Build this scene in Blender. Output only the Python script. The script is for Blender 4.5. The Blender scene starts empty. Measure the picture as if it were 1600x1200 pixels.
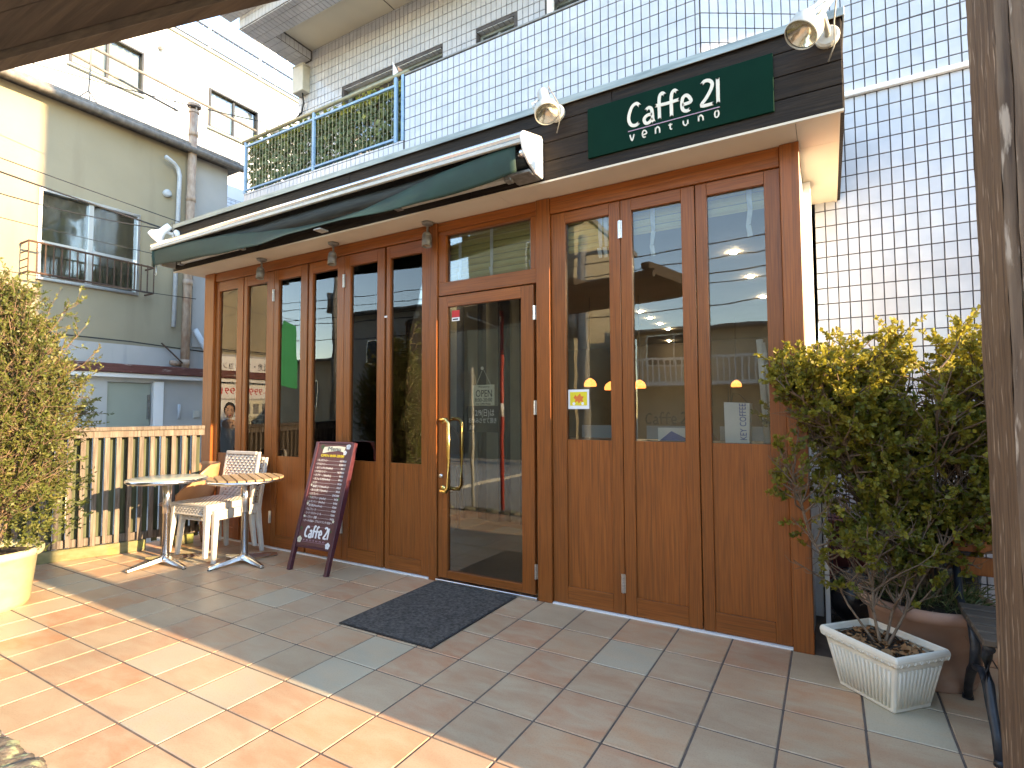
import bpy, bmesh, math, random
from mathutils import Vector, Matrix, noise
import numpy as np
random.seed(7); RNG = np.random.default_rng(7)
R = math.radians
sc = bpy.context.scene
COL = sc.collection
# ------------------------------------------------------------------ camera, sky, sun, exposure
cam_d = bpy.data.cameras.new('camera'); cam = bpy.data.objects.new('camera', cam_d); COL.objects.link(cam)
cam_d.sensor_width = 36; cam_d.lens = 18.977; cam_d.clip_start = .02; cam_d.clip_end = 2000
yaw, pit, rol = R(-30.355), R(2.842), R(-.252)
fwd = Vector((math.sin(yaw)*math.cos(pit), math.cos(yaw)*math.cos(pit), math.sin(pit)))
rgt = Vector((math.cos(yaw), -math.sin(yaw), 0)); up = rgt.cross(fwd)
r2 = math.cos(rol)*rgt + math.sin(rol)*up; u2 = -math.sin(rol)*rgt + math.cos(rol)*up
mw = Matrix((r2, u2, -fwd)).transposed().to_4x4(); mw.translation = Vector((1.4068, -3.3446, 1.2985))
cam.matrix_world = mw; sc.camera = cam
SUN_EL = R(15.8)
w = bpy.data.worlds.new('World'); sc.world = w; w.use_nodes = True
nt = w.node_tree; nt.nodes.clear()
sky = nt.nodes.new('ShaderNodeTexSky'); sky.sky_type = 'NISHITA'; sky.sun_disc = False
sky.sun_elevation = SUN_EL; sky.sun_rotation = R(90.4); sky.air_density = 1.0; sky.dust_density = 0; sky.ozone_density = 2.0
bg = nt.nodes.new('ShaderNodeBackground'); bg.inputs[1].default_value = .15
wo = nt.nodes.new('ShaderNodeOutputWorld'); hsv = nt.nodes.new('ShaderNodeHueSaturation'); hsv.inputs['Saturation'].default_value = 1.05; nt.links.new(sky.outputs[0], hsv.inputs['Color']); nt.links.new(hsv.outputs[0], bg.inputs[0]); nt.links.new(bg.outputs[0], wo.inputs[0])
sd = bpy.data.lights.new('sun', 'SUN'); sd.energy = 2.0; sd.angle = R(.5); sd.color = (1, .81, .54)
so = bpy.data.objects.new('sun', sd); COL.objects.link(so)
sv = Vector((math.cos(SUN_EL), -.007, math.sin(SUN_EL)))
so.rotation_euler = sv.to_track_quat('Z', 'Y').to_euler(); so.location = (30, 0, 12)
sc.view_settings.view_transform = 'Standard'; sc.view_settings.look = 'None'
sc.view_settings.exposure = 3.25; sc.view_settings.gamma = 1; sc.view_settings.use_white_balance = True; sc.view_settings.white_balance_temperature = 8300; sc.view_settings.white_balance_tint = 15; sc.view_settings.use_curve_mapping = False
sc.cycles.max_bounces = 9; sc.cycles.diffuse_bounces = 5; sc.cycles.glossy_bounces = 4; sc.cycles.transparent_max_bounces = 14

# ------------------------------------------------------------------ materials
def new_mat(name):
    m = bpy.data.materials.new(name); m.use_nodes = True
    n = m.node_tree; b = n.nodes['Principled BSDF']; return m, n, b
def rgba(c): return (c[0], c[1], c[2], 1)
def pm(name, c1, c2=None, scale=(1, 1, 1), ns=5, detail=5, rough=.6, bump=0, metal=0, rnd=0, lo=.3, hi=.7, coat=0, spec=.5,
       c3=None, s3=None, lo3=.55, hi3=.75, rr=0, bs=None, emis=None, es=0, dist=0):
    m, n, b = new_mat(name); L = n.links
    b.inputs['Roughness'].default_value = rough; b.inputs['Metallic'].default_value = metal
    b.inputs['Specular IOR Level'].default_value = spec; b.inputs['Coat Weight'].default_value = coat
    b.inputs['Base Color'].default_value = rgba(c1)
    if emis: b.inputs['Emission Color'].default_value = rgba(emis); b.inputs['Emission Strength'].default_value = es
    if c2 is None and not bump: return m
    tc = n.nodes.new('ShaderNodeTexCoord'); mp = n.nodes.new('ShaderNodeMapping'); mp.inputs['Scale'].default_value = scale
    L.new(tc.outputs['Object'], mp.inputs['Vector']); vec = mp.outputs[0]
    if rnd:
        oi = n.nodes.new('ShaderNodeObjectInfo'); ad = n.nodes.new('ShaderNodeVectorMath'); ad.operation = 'MULTIPLY_ADD'
        cx = n.nodes.new('ShaderNodeCombineXYZ')
        for k in range(3): L.new(oi.outputs['Random'], cx.inputs[k])
        L.new(cx.outputs[0], ad.inputs[0]); ad.inputs[1].default_value = (rnd, rnd*1.7, rnd*.6); L.new(vec, ad.inputs[2]); vec = ad.outputs[0]
    nz = n.nodes.new('ShaderNodeTexNoise'); nz.inputs['Scale'].default_value = ns; nz.inputs['Detail'].default_value = detail
    nz.inputs['Distortion'].default_value = dist; L.new(vec, nz.inputs['Vector'])
    col = None
    if c2 is not None:
        rp = n.nodes.new('ShaderNodeMapRange'); rp.inputs['From Min'].default_value = lo; rp.inputs['From Max'].default_value = hi
        L.new(nz.outputs['Fac'], rp.inputs['Value'])
        mx = n.nodes.new('ShaderNodeMix'); mx.data_type = 'RGBA'; mx.inputs['A'].default_value = rgba(c1); mx.inputs['B'].default_value = rgba(c2)
        L.new(rp.outputs[0], mx.inputs['Factor']); col = mx.outputs['Result']
    if c3 is not None:
        n3 = n.nodes.new('ShaderNodeTexNoise'); m3 = n.nodes.new('ShaderNodeMapping'); m3.inputs['Scale'].default_value = s3 or (2, 2, 2)
        L.new(tc.outputs['Object'], m3.inputs['Vector']); L.new(m3.outputs[0], n3.inputs['Vector'])
        n3.inputs['Scale'].default_value = 1; n3.inputs['Detail'].default_value = 6
        r3 = n.nodes.new('ShaderNodeMapRange'); r3.inputs['From Min'].default_value = lo3; r3.inputs['From Max'].default_value = hi3
        L.new(n3.outputs['Fac'], r3.inputs['Value'])
        x3 = n.nodes.new('ShaderNodeMix'); x3.data_type = 'RGBA'; L.new(r3.outputs[0], x3.inputs['Factor'])
        L.new(col, x3.inputs['A']); x3.inputs['B'].default_value = rgba(c3); col = x3.outputs['Result']
    if rr:
        oi2 = n.nodes.new('ShaderNodeObjectInfo'); hs = n.nodes.new('ShaderNodeHueSaturation')
        r4 = n.nodes.new('ShaderNodeMapRange'); r4.inputs['To Min'].default_value = 1-rr; r4.inputs['To Max'].default_value = 1+rr
        L.new(oi2.outputs['Random'], r4.inputs['Value']); L.new(r4.outputs[0], hs.inputs['Value']); L.new(col, hs.inputs['Color']); col = hs.outputs[0]
    if col is not None: L.new(col, b.inputs['Base Color'])
    if bump:
        bp = n.nodes.new('ShaderNodeBump'); bp.inputs['Strength'].default_value = bump; bp.inputs['Distance'].default_value = .01
        src = nz
        if bs:
            src = n.nodes.new('ShaderNodeTexNoise'); src.inputs['Scale'].default_value = bs; src.inputs['Detail'].default_value = 6; L.new(vec, src.inputs['Vector'])
        L.new(src.outputs['Fac'], bp.inputs['Height']); L.new(bp.outputs[0], b.inputs['Normal'])
    return m
K = {}
W1, W2 = (.200, .054, .0115), (.335, .098, .021)
K['wood_v'] = pm('wood_veneer_upright', W1, W2, (38, 38, 1.3), 3.0, 6, .36, .12, rnd=9, rr=.10, lo=.25, hi=.75, c3=(.12, .042, .013), s3=(120, 120, 2.5), lo3=.5, hi3=.8, spec=.35)
K['wood_h'] = pm('wood_veneer_level', W1, W2, (1.3, 38, 38), 3.0, 6, .36, .12, rnd=9, rr=.08, lo=.25, hi=.75, c3=(.12, .042, .013), s3=(2.5, 120, 120), lo3=.5, hi3=.8, spec=.35)
K['fascia'] = pm('dark_stained_timber', (.010, .0062, .004), (.024, .015, .009), (1.2, 25, 25), 3, 8, .62, .5, rnd=5, rr=.15, c3=(.04, .027, .017), s3=(6, 60, 60), lo3=.55, hi3=.85, spec=.2)
K['soffit'] = pm('cream_board', (.62, .52, .40), (.70, .60, .47), (1, 1, 1), 2.5, 4, .75, .05)
K['soffit2'] = pm('cream_painted_concrete', (.58, .54, .45), (.66, .61, .50), (1, 1, 1), 1.5, 5, .85, .05)
K['tile_w'] = pm('white_glazed_tile', (.43, .45, .49), (.52, .53, .565), (1, 1, 1), 6, 3, .16, .03, rnd=20, rr=.045, spec=.6)
K['grout'] = pm('dark_grout', (.05, .045, .05), (.11, .10, .10), (1, 1, 1), 12, 4, .9, .2)
K['white'] = pm('white_paint', (.74, .74, .74), (.82, .82, .81), (1, 1, 1), 3, 4, .5, .03)
K['wallwhite'] = pm('white_render', (.52, .53, .54), (.62, .62, .62), (1, 1, 1), 1.2, 6, .8, .06)  # white render in its own mottled white
K['alu'] = pm('brushed_aluminium', (.62, .62, .62), (.72, .72, .72), (4, 90, 90), 2, 3, .32, .02, metal=1)
K['steel'] = pm('polished_aluminium', (.70, .70, .70), (.8, .8, .8), (20, 20, 4), 2, 3, .2, .02, metal=1)
K['galv'] = pm('galvanised_flashing', (.20, .23, .22), (.36, .39, .36), (2, 20, 20), 2, 5, .5, .1, metal=.6)
K['offwhite_metal'] = pm('ivory_powder_coat', (.42, .41, .36), (.50, .49, .44), (3, 3, 3), 4, 4, .4, .03)
K['greyaged'] = pm('weathered_grey_metal', (.16, .155, .14), (.28, .27, .25), (6, 6, 6), 5, 5, .5, .1, metal=.4)
K['brass'] = pm('polished_brass', (.80, .52, .16), (.88, .62, .24), (2, 2, 2), 4, 3, .14, .02, metal=1)
K['nickel'] = pm('nickel_hinge', (.55, .54, .52), (.75, .73, .70), (1, 1, 60), 3, 3, .3, .05, metal=1)
K['green'] = pm('green_sign_paint', (.0006, .017, .010), (.0008, .023, .013), (1, 1, 1), 3, 4, .6, .02, spec=.05)
K['cream_letter'] = pm('cream_letter_paint', (.66, .58, .46), (.72, .64, .52), (1, 1, 1), 9, 3, .6, .02)
K['pink_line'] = pm('mauve_line_paint', (.42, .25, .32), (.46, .28, .35), (1, 1, 1), 9, 3, .6, .01)
K['awning'] = pm('green_awning_canvas', (.003, .021, .013), (.005, .034, .021), (1, 1, 1), 5, 5, .7, .15, bs=220)
K['awning_in'] = pm('faded_awning_lining', (.018, .024, .027), (.045, .055, .055), (1.5, 20, 20), 4, 5, .8, .15, bs=200)
K['black'] = pm('black_rubber', (.012, .012, .012), (.022, .022, .022), (1, 1, 1), 9, 3, .6, .05)
K['blackmetal'] = pm('black_painted_iron', (.010, .013, .018), (.022, .026, .034), (3, 3, 3), 8, 4, .42, .15)
K['wire'] = pm('wire_insulation', (.015, .015, .016))
K['mat'] = pm('charcoal_mat_pile', (.030, .0275, .025), (.120, .108, .097), (1, 1, 1), 55, 6, .95, .9, lo=.35, hi=.68, bs=260)
K['red'] = pm('red_print', (.55, .02, .02)); K['yellow'] = pm('yellow_print', (.75, .60, .03)); K['orange'] = pm('orange_print', (.75, .17, .03))
K['paper'] = pm('white_paper', (.72, .72, .72), (.8, .8, .8), (1, 1, 1), 7, 3, .7, .1)
K['bluep'] = pm('blue_print', (.03, .09, .36)); K['blackp'] = pm('black_print', (.012, .012, .015)); K['whitep'] = pm('white_chalk_print', (.75, .74, .74))
K['oldplate'] = pm('cream_enamel_plate', (.60, .57, .44), (.70, .67, .52), (1, 1, 1), 30, 4, .5, .05)
K['board'] = pm('maroon_board', (.085, .024, .024), (.115, .036, .034), (1, 1, 1), 5, 5, .5, .05)
K['boardframe'] = pm('maroon_frame', (.055, .012, .020), (.08, .018, .027), (2, 2, 12), 4, 5, .42, .08)
K['rattan'] = pm('white_plastic_rattan', (.46, .43, .39), (.53, .50, .46), (1, 1, 1), 12, 4, .45, .05)
K['orangechair'] = pm('tan_moulded_plywood', (.42, .20, .10), (.50, .25, .13), (1, 3, 3), 4, 4, .4, .05)
K['stone_top'] = pm('pale_stone_laminate', (.34, .37, .31), (.46, .49, .42), (1, 1, 1), 14, 6, .22, .03)
K['teak'] = pm('pale_teak_slat', (.30, .19, .10), (.42, .29, .165), (2, 30, 30), 3, 5, .42, .1, rnd=8, rr=.14)
K['fence'] = pm('weathered_fence_board', (.078, .058, .045), (.165, .135, .11), (30, 30, 1.5), 2.5, 7, .8, .5, rnd=6, rr=.18, c3=(.22, .185, .15), s3=(50, 50, 3), lo3=.5, hi3=.8)
K['fence_moss'] = pm('green_weathered_board', (.035, .042, .02), (.09, .10, .055), (30, 30, 1.5), 2.5, 7, .85, .4, rnd=6, rr=.15)
K['fence_base'] = pm('mossy_plinth_board', (.13, .12, .05), (.22, .20, .11), (3, 3, 8), 3, 6, .85, .3, c3=(.20, .24, .05), s3=(6, 6, 6))
K['post'] = pm('grey_split_timber', (.060, .034, .019), (.175, .112, .068), (26, 26, 1.4), 2.4, 9, .8, .7, rnd=5, rr=.12, c3=(.36, .28, .21), s3=(45, 45, 7), lo3=.6, hi3=.68)
K['pergola'] = pm('dark_pergola_plank', (.050, .036, .026), (.10, .074, .052), (1.0, 22, 22), 2.4, 8, .75, .4, rnd=5, rr=.2)
K['terracotta'] = pm('faded_terracotta', (.32, .18, .125), (.42, .25, .18), (2, 2, 3), 3, 6, .8, .2, c3=(.42, .32, .25), s3=(6, 6, 10), lo3=.55, hi3=.8)
K['creampot'] = pm('cream_plastic_pot', (.44, .39, .24), (.53, .48, .32), (3, 3, 5), 3, 6, .6, .15, c3=(.40, .38, .20), s3=(5, 5, 8))
K['whitepot'] = pm('white_plastic_planter', (.68, .63, .52), (.76, .71, .61), (3, 3, 3), 3, 5, .5, .08)
K['soil'] = pm('dark_soil', (.018, .012, .008), (.06, .04, .025), (1, 1, 1), 45, 6, .95, 1.0)
K['deadleaf'] = pm('dead_leaf', (.20, .085, .03), (.34, .17, .07), (1, 1, 1), 30, 3, .8, .2)
K['bark'] = pm('grey_brown_bark', (.12, .075, .045), (.22, .15, .10), (40, 40, 8), 3, 6, .85, .4)
K['asphalt'] = pm('asphalt', (.045, .045, .046), (.07, .069, .067), (1, 1, 1), 40, 6, .9, .5)
K['concrete'] = pm('grey_concrete', (.26, .25, .235), (.38, .37, .34), (1, 1, 1), 3, 7, .88, .25)
K['street'] = pm('street_paled_for_bounce', (.24, .225, .20), (.32, .30, .27), (1, 1, 1), 4, 7, .9, .2)  # street asphalt coloured pale to throw warm light into the shade
K['moss'] = pm('mossy_rough_stone', (.07, .055, .04), (.24, .19, .14), (1, 1, 1), 28, 8, .95, 1.0, c3=(.32, .36, .20), s3=(22, 22, 22), lo3=.5, hi3=.62)
K['cream_wall'] = pm('aged_cream_stucco', (.29, .25, .17), (.36, .31, .22), (1, .6, .6), 1.3, 7, .9, .12, c3=(.235, .20, .14), s3=(1.2, 2.6, .5), lo3=.52, hi3=.8, bs=60)
K['pale_panel'] = pm('pale_grey_siding', (.38, .38, .37), (.45, .45, .44), (1, 1, 1), 2, 6, .7, .06, c3=(.28, .29, .30), s3=(2, 6, .8), lo3=.6, hi3=.85)
K['rustpipe'] = pm('brown_stained_duct', (.30, .20, .145), (.46, .35, .27), (10, 10, 3), 3, 6, .6, .15, c3=(.30, .12, .06), s3=(4, 4, 3), lo3=.55, hi3=.75)
K['greypipe'] = pm('pale_grey_pipe', (.42, .46, .50), (.52, .56, .60), (4, 4, 4), 3, 4, .5, .05)
K['rustiron'] = pm('rusty_brown_iron', (.045, .025, .018), (.12, .06, .035), (9, 9, 9), 4, 6, .75, .3)
K['bandred'] = pm('oxide_red_gutter', (.10, .03, .024), (.16, .055, .045), (2, 2, 9), 4, 6, .6, .2, c3=(.36, .30, .27), s3=(3, 5, 30), lo3=.62, hi3=.72)
K['door_g'] = pm('pale_green_grey_door', (.27, .30, .25), (.31, .34, .29), (1, 1, 1), 2, 4, .6, .03)
K['rooft'] = pm('grey_roof_sheet', (.13, .12, .11), (.24, .22, .20), (2, 6, 2), 3, 6, .8, .2)
K['curtain_y'] = pm('cream_curtain', (.34, .31, .20), (.42, .39, .26), (1, 26, 1), 2, 4, .9, .1)
K['blue_rail'] = pm('blue_grey_railing', (.16, .30, .46), (.24, .40, .56), (3, 3, 3), 5, 4, .45, .05)
K['toprail'] = pm('olive_grey_top_rail', (.24, .22, .14), (.34, .32, .22), (3, 9, 9), 4, 4, .45, .05, metal=.3)
K['bamboo'] = pm('tan_blind', (.50, .39, .15), (.64, .52, .23), (.5, 30, 30), 3, 4, .8, .1)
K['tape'] = pm('white_blind_tape', (.62, .60, .56), (.7, .68, .64), (1, 1, 1), 20, 3, .8, .1)
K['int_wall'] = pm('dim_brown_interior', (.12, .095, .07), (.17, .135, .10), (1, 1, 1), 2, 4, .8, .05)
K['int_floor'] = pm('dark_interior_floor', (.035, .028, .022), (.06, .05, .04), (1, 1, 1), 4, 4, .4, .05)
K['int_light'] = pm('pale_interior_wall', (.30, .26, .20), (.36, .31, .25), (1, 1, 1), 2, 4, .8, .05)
K['stripe_d'] = pm('navy_stripe_cloth', (.012, .014, .022), (.02, .022, .032), (1, 1, 1), 5, 3, .9, .05)
K['stripe_l'] = pm('cream_stripe_cloth', (.24, .22, .17), (.30, .28, .22), (1, 1, 1), 5, 3, .9, .05)
K['lampglow'] = pm('lit_downlight', (.9, .8, .6), emis=(1, .86, .62), es=55)
K['pendant'] = pm('orange_glass_shade', (.8, .25, .05), emis=(1, .36, .10), es=.35)
K['frost'] = pm('frosted_film', (.30, .33, .37), (.36, .39, .43), (1, 1, 1), 3, 3, .4, .02)
K['wood_dark'] = pm('dark_brown_chair_wood', (.07, .028, .014), (.12, .05, .025), (20, 20, 2), 3, 5, .4, .1)
K['red_pole'] = pm('red_pole_paint', (.42, .05, .035), (.52, .08, .05), (3, 3, 3), 4, 4, .5, .03)
K['tanwall'] = pm('tan_house_render', (.52, .42, .30), (.60, .50, .36), (1, 1, 1), 1.5, 6, .85, .1)
K['greywall'] = pm('grey_house_siding', (.36, .33, .29), (.44, .41, .37), (1, 1, 12), 2, 6, .85, .1)
K['greenboard'] = pm('bright_green_banner', (.05, .42, .17), (.06, .46, .19), (1, 1, 1), 2, 3, .6, .02)
K['mint'] = pm('pale_mint_panel', (.42, .56, .44), (.48, .61, .50), (1, 1, 1), 2, 3, .6, .02)
K['skin'] = pm('printed_skin', (.48, .28, .19), (.54, .33, .23), (1, 1, 1), 8, 3, .5, .01)
K['lens'] = pm('lamp_reflector', (.55, .52, .42), (.75, .72, .6), (1, 1, 1), 30, 3, .18, .3, metal=.8)
K['bag'] = pm('black_bin_bag', (.008, .008, .01), (.02, .02, .024), (1, 1, 1), 14, 5, .3, .8)
K['maroonbox'] = pm('dark_red_crate', (.10, .015, .015), (.14, .02, .02), (1, 1, 1), 4, 4, .5, .05)
# glass: real two-layer reflection over a clear pane
def glass_mat(name, tint=(.93, .96, .95), gain=1.9, rough=0.0, ripple=0.0):
    m = bpy.data.materials.new(name); m.use_nodes = True; n = m.node_tree; n.nodes.clear(); L = n.links
    o = n.nodes.new('ShaderNodeOutputMaterial'); tr = n.nodes.new('ShaderNodeBsdfTransparent'); tr.inputs[0].default_value = rgba(tint)
    gl = n.nodes.new('ShaderNodeBsdfGlossy'); gl.inputs['Roughness'].default_value = rough
    fr = n.nodes.new('ShaderNodeFresnel'); fr.inputs[0].default_value = 1.5
    mu = n.nodes.new('ShaderNodeMath'); mu.operation = 'MULTIPLY'; mu.inputs[1].default_value = gain; mu.use_clamp = True
    mx = n.nodes.new('ShaderNodeMixShader'); L.new(fr.outputs[0], mu.inputs[0]); L.new(mu.outputs[0], mx.inputs[0])
    L.new(tr.outputs[0], mx.inputs[1]); L.new(gl.outputs[0], mx.inputs[2]); L.new(mx.outputs[0], o.inputs[0])
    if ripple:
        tc = n.nodes.new('ShaderNodeTexCoord'); nz = n.nodes.new('ShaderNodeTexNoise'); nz.inputs['Scale'].default_value = 3.5; nz.inputs['Detail'].default_value = 1
        bp = n.nodes.new('ShaderNodeBump'); bp.inputs['Strength'].default_value = ripple; bp.inputs['Distance'].default_value = .01
        L.new(tc.outputs['Object'], nz.inputs['Vector']); L.new(nz.outputs[0], bp.inputs['Height']); L.new(bp.outputs[0], gl.inputs['Normal'])
    return m
K['glass'] = glass_mat('window_glass', (.84, .87, .86), 1.5, 0, .05)
K['glass_clear'] = glass_mat('curtained_window_glass', (.9, .93, .92), 1.2, .02, .1)
K['glass_house'] = glass_mat('patterned_house_glass', (.75, .78, .76), 3.0, .06, .25)
K['glass_far'] = glass_mat('house_window_glass', (.55, .6, .6), 4.5, .02, .25)
# floor tile: three kinds chosen per tile, cloudy streaks within
def floor_mat():
    m, n, b = new_mat('terrace_floor_tile'); L = n.links
    tc = n.nodes.new('ShaderNodeTexCoord'); oi = n.nodes.new('ShaderNodeObjectInfo')
    cr = n.nodes.new('ShaderNodeValToRGB'); cr.color_ramp.interpolation = 'CONSTANT'
    cols = [(0, (.47, .225, .125)), (.18, (.43, .25, .15)), (.34, (.44, .285, .18)), (.55, (.50, .28, .16)), (.72, (.44, .30, .19)), (.80, (.49, .25, .135)), (.89, (.43, .375, .275)), (.95, (.44, .32, .21))]
    cr.color_ramp.elements[0].color = rgba(cols[0][1]); cr.color_ramp.elements[1].position = cols[1][0]; cr.color_ramp.elements[1].color = rgba(cols[1][1])
    for p, c in cols[2:]:
        e = cr.color_ramp.elements.new(p); e.color = rgba(c)
    L.new(oi.outputs['Random'], cr.inputs[0])
    cx = n.nodes.new('ShaderNodeCombineXYZ')
    for k in range(3): L.new(oi.outputs['Random'], cx.inputs[k])
    ad = n.nodes.new('ShaderNodeVectorMath'); ad.operation = 'MULTIPLY_ADD'; ad.inputs[1].default_value = (37, 91, 13); L.new(cx.outputs[0], ad.inputs[0])
    mp = n.nodes.new('ShaderNodeMapping'); mp.inputs['Scale'].default_value = (2.6, 6.5, 1); L.new(tc.outputs['Object'], mp.inputs[0]); L.new(mp.outputs[0], ad.inputs[2])
    nz = n.nodes.new('ShaderNodeTexNoise'); nz.inputs['Scale'].default_value = 1.6; nz.inputs['Detail'].default_value = 7; nz.inputs['Roughness'].default_value = .6; nz.inputs['Distortion'].default_value = .5
    L.new(ad.outputs[0], nz.inputs['Vector'])
    mr = n.nodes.new('ShaderNodeMapRange'); mr.inputs['From Min'].default_value = .34; mr.inputs['From Max'].default_value = .66; L.new(nz.outputs[0], mr.inputs[0])
    mx = n.nodes.new('ShaderNodeMix'); mx.data_type = 'RGBA'; mx.inputs['B'].default_value = (.49, .375, .25, 1)
    m2 = n.nodes.new('ShaderNodeMath'); m2.operation = 'MULTIPLY'; m2.inputs[1].default_value = .8; L.new(mr.outputs[0], m2.inputs[0])
    L.new(m2.outputs[0], mx.inputs['Factor']); L.new(cr.outputs[0], mx.inputs['A'])
    n2 = n.nodes.new('ShaderNodeTexNoise'); n2.inputs['Scale'].default_value = 140; n2.inputs['Detail'].default_value = 4; L.new(tc.outputs['Object'], n2.inputs['Vector'])
    x2 = n.nodes.new('ShaderNodeMix'); x2.data_type = 'RGBA'; x2.blend_type = 'MULTIPLY'; x2.inputs['Factor'].default_value = .35
    r2_ = n.nodes.new('ShaderNodeValToRGB'); r2_.color_ramp.elements[0].position = .3; r2_.color_ramp.elements[0].color = (.6, .6, .6, 1); r2_.color_ramp.elements[1].position = .5
    L.new(n2.outputs[0], r2_.inputs[0]); L.new(mx.outputs['Result'], x2.inputs['A']); L.new(r2_.outputs[0], x2.inputs['B'])
    # big worn / dusty patches over several tiles
    gm = n.nodes.new('ShaderNodeNewGeometry'); n4 = n.nodes.new('ShaderNodeTexNoise'); n4.inputs['Scale'].default_value = 1.3; n4.inputs['Detail'].default_value = 7
    L.new(gm.outputs['Position'], n4.inputs['Vector'])
    r5 = n.nodes.new('ShaderNodeMapRange'); r5.inputs['From Min'].default_value = .4; r5.inputs['From Max'].default_value = .7; r5.inputs['To Min'].default_value = 1.06; r5.inputs['To Max'].default_value = .84
    L.new(n4.outputs[0], r5.inputs[0]); hs = n.nodes.new('ShaderNodeHueSaturation'); L.new(r5.outputs[0], hs.inputs['Value']); L.new(x2.outputs['Result'], hs.inputs['Color'])
    L.new(hs.outputs[0], b.inputs['Base Color'])
    rg = n.nodes.new('ShaderNodeMapRange'); rg.inputs['To Min'].default_value = .27; rg.inputs['To Max'].default_value = .5; L.new(n4.outputs[0], rg.inputs[0]); L.new(rg.outputs[0], b.inputs['Roughness'])
    bp = n.nodes.new('ShaderNodeBump'); bp.inputs['Strength'].default_value = .1; bp.inputs['Distance'].default_value = .004
    L.new(nz.outputs[0], bp.inputs['Height']); L.new(bp.outputs[0], b.inputs['Normal'])
    return m
K['ftile'] = floor_mat()
K['fgrout'] = pm('brown_floor_grout', (.085, .062, .05), (.14, .105, .085), (1, 1, 1), 14, 5, .9, .3)
# foliage: leaf colour varies by clump (stored per face), slightly see-through
def leaf_mat(name, a, b_, c_, trans=.35):
    m, n, b = new_mat(name); L = n.links
    at = n.nodes.new('ShaderNodeAttribute'); at.attribute_name = 'var'
    cr = n.nodes.new('ShaderNodeValToRGB'); cr.color_ramp.elements[0].color = rgba(a); cr.color_ramp.elements[1].color = rgba(c_)
    e = cr.color_ramp.elements.new(.55); e.color = rgba(b_); L.new(at.outputs['Fac'], cr.inputs[0]); L.new(cr.outputs[0], b.inputs['Base Color'])
    b.inputs['Roughness'].default_value = .5
    tl = n.nodes.new('ShaderNodeBsdfTranslucent'); L.new(cr.outputs[0], tl.inputs[0]); mx = n.nodes.new('ShaderNodeMixShader'); mx.inputs[0].default_value = trans
    o = n.nodes['Material Output']; L.new(b.outputs[0], mx.inputs[1]); L.new(tl.outputs[0], mx.inputs[2]); L.new(mx.outputs[0], o.inputs[0])
    return m
K['conifer'] = leaf_mat('conifer_spray', (.06, .085, .02), (.13, .15, .035), (.22, .19, .06))
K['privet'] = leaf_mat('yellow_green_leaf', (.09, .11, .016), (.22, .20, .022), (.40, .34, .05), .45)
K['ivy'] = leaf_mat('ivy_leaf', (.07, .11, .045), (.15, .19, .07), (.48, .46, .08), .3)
K['weed'] = leaf_mat('weed_blade', (.05, .09, .02), (.12, .15, .05), (.30, .24, .13), .3)

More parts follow.
